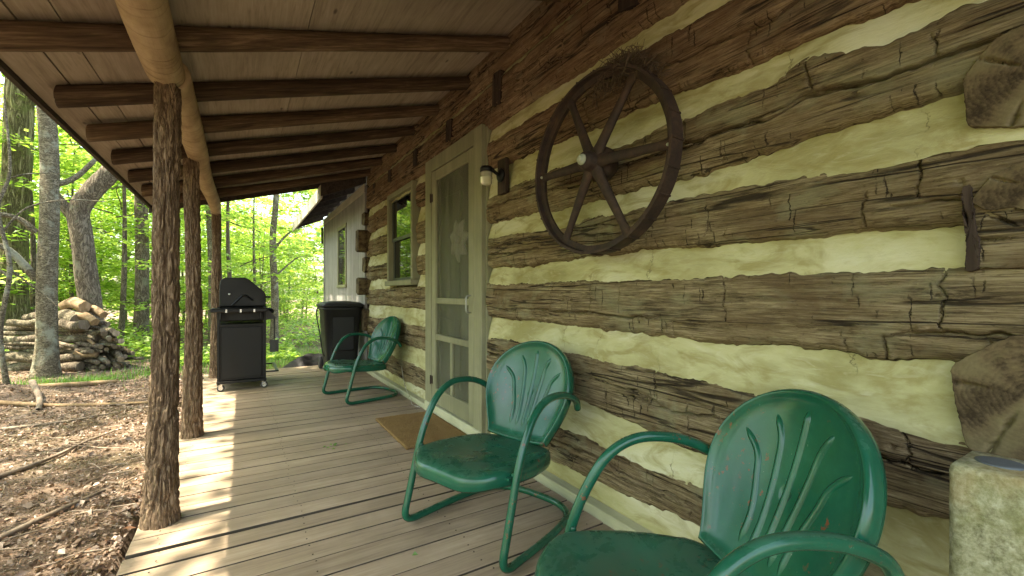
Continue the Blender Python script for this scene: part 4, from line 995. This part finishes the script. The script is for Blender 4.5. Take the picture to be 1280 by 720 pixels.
# ---- wheeled bin
Bn = empty('wheeled_bin', (-.30, 6.66, 0)); tag(Bn, 'black wheeled rubbish bin with closed lid at the cabin corner', 'bin')
nr = 24; V = []
def sq(hx, hy, z, n=40, ex=.3):
    a = np.linspace(0, 2*np.pi, n, endpoint=False); c_, s_ = np.cos(a), np.sin(a)
    return np.stack([hx*np.sign(c_)*np.abs(c_)**ex, hy*np.sign(s_)*np.abs(s_)**ex, np.full(n, z)], 1)
def rings(L, name, mat, parent, loc=None):
    V = np.array(L); m, n = V.shape[:2]; F = gridF(m, n); F = np.concatenate([F, np.array([[q*n+n-1, (q+1)*n+n-1, (q+1)*n, q*n] for q in range(m-1)])])[:, ::-1]
    return mk(name, V.reshape(-1, 3), F, M[mat], parent, True, loc)
rings([sq(.01, .01, .03), sq(.19, .21, .03), sq(.205, .225, .05), sq(.215, .235, .25), sq(.25, .265, .84), sq(.265, .28, .85), sq(.265, .28, .885), sq(.01, .01, .886)], 'body', 'black_plastic', Bn)
for (x0, x1) in ((-.15, .15),):
    MB().box((-.15, -.262, .28), (.15, -.225, .76), .02).build('front_panel', M['black_plastic'], Bn)
rings([sq(.27, .29, .888), sq(.285, .31, .892), sq(.285, .31, .915), sq(.24, .25, .945), sq(.12, .12, .962), sq(.01, .01, .965)], 'lid', 'black_plastic', Bn)
MB().tube([(-.2, .29, .86), (-.2, .33, .88), (.2, .33, .88), (.2, .29, .86)], .014, 10).build('handle_bar', M['black_plastic'], Bn, True)
MB().box((.28, -.12, .86), (.325, .12, .90), .01).build('lid_grip', M['black_plastic'], Bn)
for x in (-.225, .225):
    V, F = lathe([(.07, -.025), (.085, -.018), (.085, .018), (.07, .025)], 24, 'x', (x, .19, .085)); mk('wheel', V, F, M['rubber'], Bn)
MB().tube(spline([(-.30, -.10, .88), (-.325, -.12, .80), (-.29, -.16, .55), (-.26, -.2, .3), (-.235, -.2, .22)], 6), .008, 6).build('strap', M['black_plastic'], Bn, True)
# ---- black tarp heap behind the deck
n = 40; u = np.linspace(-1, 1, n); U, W_ = np.meshgrid(u, u, indexing='ij'); rr_ = np.hypot(U, W_)
hz = 0.30*np.exp(-(rr_*1.5)**2)*(1+.5*fbm(U*2.2, W_*2.2, 0, 3)) + .05*(1-np.abs(noise(U*4+2, W_*3, 0, 9)))*np.clip(1-rr_, 0, 1) + .012
X_ = -.55+U*.62; Y_ = 7.62+W_*.42
V = np.stack([X_, Y_, ground_z(X_, Y_).clip(-.27, -.1)+hz], -1).reshape(-1, 3)
Vb = V.copy(); Vb[:, 2] = -.36
N0 = n*n; ring = [i*n for i in range(n)]+[(n-1)*n+j for j in range(1, n)]+[i*n+n-1 for i in range(n-2, -1, -1)]+[j for j in range(n-2, 0, -1)]
side = np.array([[a, a+N0, b+N0, b] for a, b in zip(ring, ring[1:]+ring[:1])])
tag(mk('tarp_heap', np.concatenate([V, Vb]), np.concatenate([gridF(n, n), side, gridF(n, n)[:, ::-1]+N0]), M['tarp']), 'crumpled black tarp heap on the ground behind the porch deck', 'tarp')
# ---- leaves dropped on the deck
def leaf_sprig(name, loc, k, size, label, seed):
    r = np.random.default_rng(seed); V = []; F = []
    for q in range(k):
        a = r.uniform(0, 6.28); c_, s_ = math.cos(a), math.sin(a); o = r.normal(0, size*.9, 2) if k > 1 else (0, 0); b = len(V)
        for (l, ww, z) in ((0, 0, .003), (.45, .5, .012), (1, 0, .006), (.45, -.5, .012), (.5, 0, .004)):
            V.append((o[0]+size*(l*c_-ww*.6*s_), o[1]+size*(l*s_+ww*.6*c_), z+r.uniform(0, .008)))
        F += [(b, b+4, b+1), (b+1, b+4, b+2), (b, b+3, b+4), (b+3, b+2, b+4)]
    o = mk(name, V, F, M['grass'], None, False, loc); tag(o, label, 'leaf')
leaf_sprig('leaf_sprig', (-.95, 3.30, .0025), 9, .028, 'small sprig of green leaves dropped mid deck', 3)
leaf_sprig('green_leaf', (-.905, 1.76, .0025), 1, .026, 'tiny single green leaf on deck before the middle chair', 4)
# thin pale wire by the wall
tag(MB().tube(spline([(-.05, 4.62, .30), (-.07, 4.45, .14), (-.06, 4.3, .02), (-.09, 4.15, .004), (-.06, 4.02, .004)], 8), .003, 6).build('loose_wire', M['steel'], None, True), 'thin pale wire trailing along the wall base left of the door', 'wire')

# ================================================================= WOODS
def gz(x, y): return float(ground_z(np.array([x]), np.array([y]))[0])
def limb_arr(P, r, n=12, seed=0, rough=0.06):
    P = np.asarray(P, float); m = len(P); T, N, B = frames(P); a = np.linspace(0, 2*np.pi, n, endpoint=False)
    r = np.broadcast_to(np.asarray(r, float), (m,))
    rr = r[:, None]*(1+rough*fbm(np.cos(a)[None]*1.5+seed, np.sin(a)[None]*1.5, P[:, 2][:, None]*1.2, 5, 3)*2)
    V = P[:, None]+rr[..., None]*(np.cos(a)[None, :, None]*N[:, None]+np.sin(a)[None, :, None]*B[:, None])
    F = gridF(m, n); F = np.concatenate([F, np.array([[q*n+n-1, (q+1)*n+n-1, (q+1)*n, q*n] for q in range(m-1)])])
    return V.reshape(-1, 3), F
def join(parts):
    V = []; F = []; b = 0
    for v, f in parts: V.append(v); F.append(f+b); b += len(v)
    return np.concatenate(V), np.concatenate(F)
def leaves_arr(C, size, r, up=0.8, droop=0.25, jit=0.35):
    """one folded rhombus leaf (4 verts, 2 tris) per centre"""
    n = len(C); nrm = r.normal(0, 1, (n, 3))*(1-up) + np.array([0, 0, 1.0])*up; nrm /= np.linalg.norm(nrm, axis=1)[:, None]
    a = r.uniform(0, 2*np.pi, n); d = np.stack([np.cos(a), np.sin(a), r.normal(-droop, .3, n)], 1)
    d -= nrm*np.sum(d*nrm, 1)[:, None]; d /= np.linalg.norm(d, axis=1)[:, None]; s = np.cross(nrm, d)
    L = (size*(1+jit*r.uniform(-1, 1, n)))[:, None]; W = L*r.uniform(.2, .4, n)[:, None]
    V = np.stack([C-d*L*.5, C+s*W+d*L*.05+nrm*L*.08, C+d*L*.5-nrm*L*.06, C-s*W+d*L*.05+nrm*L*.08], 1).reshape(-1, 3)
    i = np.arange(n)[:, None]*4
    return V, np.concatenate([i+np.array([[0, 1, 2]]), i+np.array([[0, 2, 3]])], 1).reshape(-1, 3)
def sprays(n, r, place, L=(.8, 1.6), per=55):
    """flat layered leafy branch sprays: returns leaf centres"""
    out = []
    for q in range(n):
        c, az = place(r); l = r.uniform(*L); k = int(per*l)
        t = r.uniform(0, 1, k)**.8; w_ = r.normal(0, .26, k)*l*(1-.55*t)
        d = np.array([math.cos(az), math.sin(az)]); p = np.array([-d[1], d[0]])
        xy = c[:2]+np.outer(t*l, d)+np.outer(w_, p)
        z = c[2]-.16*l*t**2+.06*t*l+r.normal(0, .045, k)
        out.append(np.column_stack([xy, z]))
    return np.concatenate(out)
def crown_mesh(name, seed, h0, h1, rad, nsp, size, mat, per=55, L=(.8, 1.7)):
    r = np.random.default_rng(seed)
    def place(r):
        f = r.uniform(0, 1)**.9; z = h0+(h1-h0)*f; az = r.uniform(0, 2*np.pi); rr = rad*(1-.75*max(0, f-.35)/.65)*math.sqrt(r.uniform(0, 1))
        layer = round(z/.45)*.45+r.normal(0, .1)
        return np.array([rr*math.cos(az), rr*math.sin(az), layer]), az+r.normal(0, .5)
    C = sprays(nsp, r, place, L, per); V, F = leaves_arr(C, size, r)
    return to_mesh(name, V, F, mat, False)
def branch_parts(seed, h0, h1, rad, k, r0):
    r = np.random.default_rng(seed); out = []
    for q in range(k):
        z = r.uniform(h0, h1); az = r.uniform(0, 6.28); l = rad*r.uniform(.5, 1); t = np.linspace(0, 1, 6)
        P = np.stack([l*t*math.cos(az)+.1*np.sin(t*4+q), l*t*math.sin(az), z+l*(.35*t-.12*t*t)], 1); out.append(limb_arr(P, r0*(1-.85*t), 6, q))
    return out

# ---- named trunks beside the porch
def big_tree(name, base, path, rads, bark, label, cat='tree', branches=(), crown=None, flare=1.35, seed=0, group=None):
    x, y = base; z0 = gz(x, y)-.05; t = empty(name, (x, y, z0)); tag(t, label, cat, group)
    P = spline(path, 10); rr = np.interp(np.linspace(0, 1, len(P)), np.linspace(0, 1, len(rads)), rads)
    zz = P[:, 2]; rr = rr*(1+(flare-1)*np.exp(-zz/.22)); parts = [limb_arr(P, rr, 26, seed, .07)]
    for (bp, b0, b1) in branches:
        Q = spline(bp, 6); parts.append(limb_arr(Q, np.linspace(b0, b1, len(Q)), 8, seed+3, .05))
    V, F = join(parts); mk('trunk', V, F, bark, t)
    if crown: ob('crown', crown, t)
    return t
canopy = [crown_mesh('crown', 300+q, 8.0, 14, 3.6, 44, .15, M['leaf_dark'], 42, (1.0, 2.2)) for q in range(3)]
dapple_crown = [crown_mesh('crown', 320+q, 5.8, 11, 3.4, 36, .14, M['leaf'], 46, (1.0, 2.2)) for q in range(2)]
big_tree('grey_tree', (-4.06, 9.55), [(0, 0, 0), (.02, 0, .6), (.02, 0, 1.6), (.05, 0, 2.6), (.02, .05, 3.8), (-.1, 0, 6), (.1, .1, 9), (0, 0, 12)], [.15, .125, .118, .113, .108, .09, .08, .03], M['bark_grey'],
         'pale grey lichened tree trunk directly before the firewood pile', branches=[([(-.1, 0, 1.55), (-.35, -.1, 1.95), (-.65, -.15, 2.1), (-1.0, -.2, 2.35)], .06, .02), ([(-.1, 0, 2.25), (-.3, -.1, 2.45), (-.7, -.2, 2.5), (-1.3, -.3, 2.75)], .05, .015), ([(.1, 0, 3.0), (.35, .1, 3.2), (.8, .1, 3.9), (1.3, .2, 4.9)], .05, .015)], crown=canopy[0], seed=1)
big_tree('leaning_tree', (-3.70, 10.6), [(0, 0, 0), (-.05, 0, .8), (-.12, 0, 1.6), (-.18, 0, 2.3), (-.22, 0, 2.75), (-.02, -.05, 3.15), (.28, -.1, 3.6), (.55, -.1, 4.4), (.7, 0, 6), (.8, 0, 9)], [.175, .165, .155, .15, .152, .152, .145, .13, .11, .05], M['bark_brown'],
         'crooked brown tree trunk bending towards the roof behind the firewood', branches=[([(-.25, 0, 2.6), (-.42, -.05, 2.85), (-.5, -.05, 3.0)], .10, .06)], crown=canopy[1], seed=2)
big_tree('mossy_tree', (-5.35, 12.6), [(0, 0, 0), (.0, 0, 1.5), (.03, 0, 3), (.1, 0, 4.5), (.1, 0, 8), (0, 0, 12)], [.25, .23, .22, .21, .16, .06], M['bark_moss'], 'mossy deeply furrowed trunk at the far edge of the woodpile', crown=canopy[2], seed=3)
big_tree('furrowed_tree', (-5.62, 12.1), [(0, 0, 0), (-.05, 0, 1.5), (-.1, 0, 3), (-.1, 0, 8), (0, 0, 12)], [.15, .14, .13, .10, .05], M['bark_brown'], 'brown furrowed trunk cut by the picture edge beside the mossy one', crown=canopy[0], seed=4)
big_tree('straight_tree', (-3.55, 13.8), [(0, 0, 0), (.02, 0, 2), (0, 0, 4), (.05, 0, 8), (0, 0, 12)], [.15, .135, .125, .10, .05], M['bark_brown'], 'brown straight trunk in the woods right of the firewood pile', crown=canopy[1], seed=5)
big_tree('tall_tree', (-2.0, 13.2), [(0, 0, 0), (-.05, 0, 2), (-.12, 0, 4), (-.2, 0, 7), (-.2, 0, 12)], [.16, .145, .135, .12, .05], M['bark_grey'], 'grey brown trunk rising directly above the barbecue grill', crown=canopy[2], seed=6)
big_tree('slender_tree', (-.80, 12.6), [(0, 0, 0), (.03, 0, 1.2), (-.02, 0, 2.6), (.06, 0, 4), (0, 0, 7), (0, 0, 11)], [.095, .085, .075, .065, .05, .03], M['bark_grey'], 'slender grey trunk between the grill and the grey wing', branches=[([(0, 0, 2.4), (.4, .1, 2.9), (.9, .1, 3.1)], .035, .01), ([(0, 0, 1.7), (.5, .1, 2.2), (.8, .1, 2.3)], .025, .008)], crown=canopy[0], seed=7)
# bare dead sapling before the mossy trunk
big_tree('dead_sapling', (-3.95, 7.9), [(0, 0, 0), (-.06, 0, .7), (.02, 0, 1.5), (-.08, 0, 2.2), (.02, 0, 2.7), (-.03, 0, 3.6)], [.028, .026, .024, .02, .016, .008], M['bark_grey'], 'bare dead sapling with crooked twigs near the porch roof edge',
         branches=[([(-.06, 0, 1.9), (.15, .05, 2.25), (.5, .1, 2.4), (.9, .1, 2.42)], .014, .005), ([(0, 0, 1.4), (-.3, 0, 1.7), (-.6, 0, 2.1)], .014, .005), ([(.02, 0, 2.6), (.2, 0, 2.68), (.6, .1, 2.75)], .009, .003), ([(0, 0, 1.5), (.3, .1, 1.15), (.42, .1, 1.0)], .012, .004)], flare=1.2, seed=8)

# ---- understory trees with layered bright leaves
small = []
for q in range(4):
    h = (4.6, 5.6, 3.8, 6.6)[q]
    cm = crown_mesh('crown', 400+q, .7, h, (1.9, 2.1, 1.6, 2.3)[q], (62, 74, 52, 84)[q], .11, M['leaf'], 62, (.7, 1.5))
    t = np.linspace(0, 1, 14); P = np.stack([.12*np.sin(t*3+q), .1*np.cos(t*4+q)-.1, t*h*.97], 1)
    V, F = join([limb_arr(P, (.045+.006*q)*(1-.85*t), 10, q)]+branch_parts(420+q, .8, h*.9, 1.6, 12, .016))
    small.append((to_mesh('trunk', V, F, M['bark_brown']), cm))
def understory(x, y, k, s, rzz, lab, grp):
    t = empty('understory_tree', (x, y, gz(x, y)-.03), rzz); t.scale = (s, s, s); tag(t, lab, 'tree', grp)
    ob('trunk', small[k][0], t); ob('crown', small[k][1], t)
r = np.random.default_rng(77); spots = []
def try_add(x, y, md):
    if all((x-a)**2+(y-b)**2 > md*md for a, b in spots): spots.append((x, y)); return True
    return False
cnt = 0
while cnt < 56:                                # in the wedge the porch looks into
    d = 13.0+20*r.uniform(0, 1)**1.4; a = R(r.uniform(-22, 8))
    x, y = -1.5+d*math.sin(a), d*math.cos(a)
    if x > -1.2 and y < 16: continue
    if x > 0.2 and y < 22: continue
    if try_add(x, y, 1.5):
        understory(x, y, int(r.integers(0, 4)), r.uniform(.85, 1.35), r.uniform(0, 6.28), 'slim understory tree with layered bright green leaves in the woods', 'understory trees of the sunlit woods'); cnt += 1
cnt = 0
while cnt < 26:                                # the woods go on to the side of the porch
    x, y = r.uniform(-26, -9), r.uniform(-14, 12)
    if try_add(x, y, 2.6):
        understory(x, y, int(r.integers(0, 4)), r.uniform(.9, 1.4), r.uniform(0, 6.28), 'slim understory tree of the woods beside the porch', 'understory trees beside the porch'); cnt += 1
# canopy trees around: they dapple the sun
for q, (x, y) in enumerate(((-11.5, -2.2), (-12.5, 4.2), (-14.5, 10.0))):
    big_tree('canopy_tree', (x, y), [(0, 0, 0), (.05, 0, 2), (0, .05, 5), (.1, 0, 9), (0, 0, 12.5)], [.24, .21, .18, .13, .05], M['bark_brown'], 'tall shading tree standing in the woods beside the porch', crown=canopy[q % 3], seed=20+q, group='tall trees beside the porch')
shade_crown = crown_mesh('crown', 330, 5.6, 10.5, 3.2, 120, .14, M['leaf'], 48, (1.0, 2.2))  # thicker crown, added out of view to shade the near deck
for q, (x, y) in enumerate(((-5.2, -1.3), (-6.4, 4.6), (-7.4, 7.8), (-8.6, 2.6))):  # unseen trees added in the sun's path to break up light on the deck
    big_tree('dapple_tree', (x, y), [(0, 0, 0), (.05, 0, 2), (0, .05, 5), (.1, 0, 8), (0, 0, 10.5)], [.12, .11, .09, .06, .03], M['bark_grey'], 'slim unseen tree added to dapple the sun beside the porch', crown=dapple_crown[q % 2] if q else shade_crown, seed=40+q, group='added dapple trees beside the porch')
# ---- far wood, reads as one mass
r = np.random.default_rng(91)
def far_place(r):
    a = R(r.uniform(-80, 35)); d = r.uniform(30, 52)
    return np.array([-1.5+d*math.sin(a), d*math.cos(a), -1.5+15*r.uniform(0, 1)**1.25]), r.uniform(0, 6.28)
C = sprays(1050, r, far_place, (2.0, 4.0), 13); V, F = leaves_arr(C, .42, r, .6)
tag(mk('woodland_foliage', V, F, M['leaf'], None, False), 'hazy mass of far bright green woodland foliage', 'foliage', kind='stuff')
# ---- undergrowth, grass, litter
r = np.random.default_rng(33)
n = 26000; a = np.radians(r.uniform(-24, 10, n)); d = 9.5+14*r.uniform(0, 1, n)**1.2
x = -1.5+d*np.sin(a); y = d*np.cos(a); ok = ~((x > -.5) & (y < 11.5)) & ~((x > -5.2) & (x < -2.6) & (y < 11.0)) & (fbm(x*.5, y*.5, 0, 8) > -.08); x, y = x[ok], y[ok]
C = np.column_stack([x, y, ground_z(x, y)+r.uniform(.05, .55, len(x))*np.clip((np.hypot(x+1.5, y)-9.5)/4, .15, 1)]); V, F = leaves_arr(C, .11, r, .75)
tag(mk('undergrowth', V, F, M['leaf'], None, False), 'low leafy green undergrowth on the forest floor', 'undergrowth', kind='stuff')
def blades(x, y, hmin, hmax, r):
    n = len(x); z = ground_z(x, y)-.01; h = r.uniform(hmin, hmax, n); a = r.uniform(0, 6.28, n); ln = r.uniform(.1, .6, n)*h; w_ = .004+.004*r.uniform(0, 1, n)
    c_, s_ = np.cos(a), np.sin(a)
    V = np.stack([np.stack([x-s_*w_, y+c_*w_, z], 1), np.stack([x+s_*w_, y-c_*w_, z], 1), np.stack([x+c_*ln, y+s_*ln, z+h], 1)], 1).reshape(-1, 3)
    return V, np.arange(3*n).reshape(-1, 3)
xs = []; ys = []
for (cx, cy_, rx, ry, k) in ((-3.8, 8.8, .9, .4, 900), (-3.3, 8.5, .4, .25, 500), (-2.6, 8.9, .6, .5, 600), (-1.0, 9.6, 1.6, 1.6, 9000), (-4.2, 8.2, .3, .2, 200), (-2.4, 11.4, 2, 1.2, 3500)):
    xs.append(cx+rx*r.normal(0, .5, k)); ys.append(cy_+ry*r.normal(0, .5, k))
x = np.concatenate(xs); y = np.concatenate(ys); ok = (y > 7.15) | (x < -2.1); V, F = blades(x[ok], y[ok], .03, .13, r)
tag(mk('grass', V, F, M['grass'], None, False), 'sparse sunlit grass tufts on the forest floor', 'grass', kind='stuff')
n = 46000; x = -2.0-6.5*r.uniform(0, 1, n)**1.5; y = r.uniform(.2, 10.5, n)
dn = fbm(x*.9, y*.9, 0, 44); ok = (dn > -.25+.3*r.uniform(-1, 1, n)) & ~((x > -2.0)); x, y = x[ok], y[ok]
C = np.column_stack([x, y, ground_z(x, y)+r.uniform(.004, .022, len(x))]); V, F = leaves_arr(C, .027*r.choice([.6, .8, 1, 1, 1.2, 1.5], len(C)), r, .55, .0, .5)
n = 60000; x = -2.0-5.5*r.uniform(0, 1, n)**1.6; y = r.uniform(.8, 9.5, n); C = np.column_stack([x, y, ground_z(x, y)+r.uniform(.002, .014, n)]); V2_, F2_ = leaves_arr(C, .014, r, .6, .0, .8)
F = np.concatenate([F, F2_+len(V)]); V = np.concatenate([V, V2_])
tag(mk('leaf_litter', V, F, M['litter'], None, False), 'brown dry leaf litter covering the forest floor', 'leaf litter', kind='stuff')
mb = MB()
parts = []
for q in range(1100):
    x0, y0 = -2.0-5*r.uniform()**1.3, r.uniform(1, 9.5); a = r.uniform(0, 6.28); l = r.uniform(.08, .35); t = np.linspace(-.5, .5, 4)
    px, py = x0+l*t*math.cos(a)+r.normal(0, .01, 4), y0+l*t*math.sin(a)+r.normal(0, .01, 4); px = np.minimum(px, -1.95)
    parts.append(tube_arr(np.column_stack([px, py, ground_z(px, py)+.012+r.uniform(0, .012)]), r.uniform(.0015, .005), 4, False))
for V_, F_ in parts: mb.add(V_, F_)
tag(mb.build('twig_litter', M['twig'], None, True), 'scattered thin dead twigs among the fallen leaves', 'twigs', kind='stuff')
def branch_on_ground(P, r0, r1, label, mat='twig'):
    P = np.array([(a, b, gz(a, b)+.02+(q[2] if len(q) > 2 else 0)) for q in P for a, b in [q[:2]]]); Q = spline(P, 7); V, F = limb_arr(Q, np.linspace(r0, r1, len(Q)), 9, r0*100, .1)
    tag(mk('fallen_branch', V, F, M[mat]), label, 'branch', 'fallen branches beside the deck')
branch_on_ground([(-2.75, 2.95), (-2.55, 3.2), (-2.38, 3.5), (-2.2, 3.75)], .022, .009, 'pale forked fallen branch nearest the first porch post')
branch_on_ground([(-2.9, 4.3), (-2.72, 4.6), (-2.6, 5.0), (-2.48, 5.3)], .017, .006, 'long dark fallen branch across the leaf litter')
branch_on_ground([(-3.9, 7.2), (-3.3, 6.9), (-2.7, 6.55), (-2.15, 6.4)], .03, .014, 'bleached thick fallen branch pointing at the second post', 'cutwood')
branch_on_ground([(-4.2, 7.3), (-3.9, 6.8), (-3.75, 6.3)], .03, .02, 'short stout stick lying below the woodpile')
branch_on_ground([(-3.65, 7.6, .1), (-3.45, 7.1, .05), (-3.35, 6.7)], .032, .022, 'forked root-like branch leaning on the grassy bank')
branch_on_ground([(-3.6, 6.0), (-3.0, 5.95), (-2.6, 6.1)], .016, .006, 'thin brown branch lying mid forest floor')
branch_on_ground([(-4.4, 8.3), (-3.7, 8.15), (-3.0, 8.3)], .05, .03, 'thick bleached log lying in front of the grass', 'cutwood')
# ---- firewood pile: two leaning stacks of round logs with a few split pieces on top
r = np.random.default_rng(12); RT = np.array([math.cos(YAW), -math.sin(YAW), 0]); FW = np.array([math.sin(YAW), math.cos(YAW), 0])
def wood_log(c, d, l, rad, split, lab):
    d = np.array(d)/np.linalg.norm(d); t = np.linspace(-.5, .5, 7); P = np.array(c)+np.outer(t*l, d); P[:, 2] += .02*rad/.06*np.sin(t*5+r.uniform(0, 6))
    n = 12 if not split else 5; V, F = limb_arr(P, rad*(1+.1*r.uniform(-1, 1)), n, r.uniform(0, 50), .045 if not split else .02)
    w_ = empty('firewood_log'); tag(w_, lab, 'firewood', 'logs of the firewood pile')
    mk('bark_side', V, F, M['cutwood'] if split else (M['bark_grey'] if r.random() < .3 else M['bark_brown']), w_, not split)
    ends = []
    for e, sgn in ((0, -1), (len(P)-1, 1)):
        ring_ = V[e*n:(e+1)*n]; cc = ring_.mean(0)+d*sgn*.004; mk('cut_end', np.vstack([ring_, [cc]]), [(i, (i+1) % n, n) if sgn > 0 else ((i+1) % n, i, n) for i in range(n)], M['cutwood'] if split else M['weathered_end'], w_, False)
base = np.array([-4.02, 10.05, 0.0]); 
zrow = -.20; row = 0
while zrow < .62:                               # long logs, seen from the side
    rad = r.uniform(.030, .06) if row > 1 else r.uniform(.075, .105)
    for dep in (0.0, .24):
        for seg in (0, 1):
            c = base+RT*(-.62+.66*seg+r.normal(0, .09))+FW*(dep+r.normal(0, .05))+np.array([0, 0, zrow+rad])
            wood_log(c, RT+FW*r.normal(0, .14)+np.array([0, 0, r.normal(0, .045)]), r.uniform(.45, .95), rad*r.uniform(.75, 1.1), False, 'round grey log laid lengthwise in the firewood stack')
    zrow += rad*1.75; row += 1
zrow = -.20; row = 0
while zrow < .50:                               # stack whose ends point out, tapering away
    rad = r.uniform(.026, .048); k = int(5-2.5*(zrow+.2)/.7)
    for q in range(k+1):
        c = base+RT*(.40+.085*q+r.normal(0, .035))+FW*(.1+.05*q+r.normal(0, .07))+np.array([0, 0, zrow+rad+r.normal(0, .012)])
        wood_log(c, RT*.9-FW*.45+FW*r.normal(0, .28)+np.array([0, 0, r.normal(-.08, .12)]), r.uniform(.3, .7), rad*r.uniform(.6, 1.3), r.random() < .12, 'thin log end jutting from the tapering side of the firewood pile')
    zrow += rad*1.9; row += 1
top = base+np.array([0, 0, .66])
for (a, b, h, l, rd, sp, lab) in ((.05, .1, .0, .5, .11, False, 'short fat grey log near the top of the woodpile'), (.12, .12, .22, .55, .10, True, 'pale split block crowning the woodpile'), (.42, .0, .02, .5, .07, True, 'pale split wedge on the right shoulder of the woodpile'), (.38, .2, .12, .48, .07, True, 'second pale split wedge leaning under the crowning block'), (.30, -.08, -.10, .55, .075, False, 'bent grey log just below the split wedges'), (-.55, .1, .02, .4, .07, False, 'short log on the far end of the woodpile top')):
    wood_log(top+RT*a+FW*b+np.array([0, 0, h]), RT+FW*-.35+np.array([0, 0, -.25 if sp and l < .52 else .0]), l, rd, sp, lab)
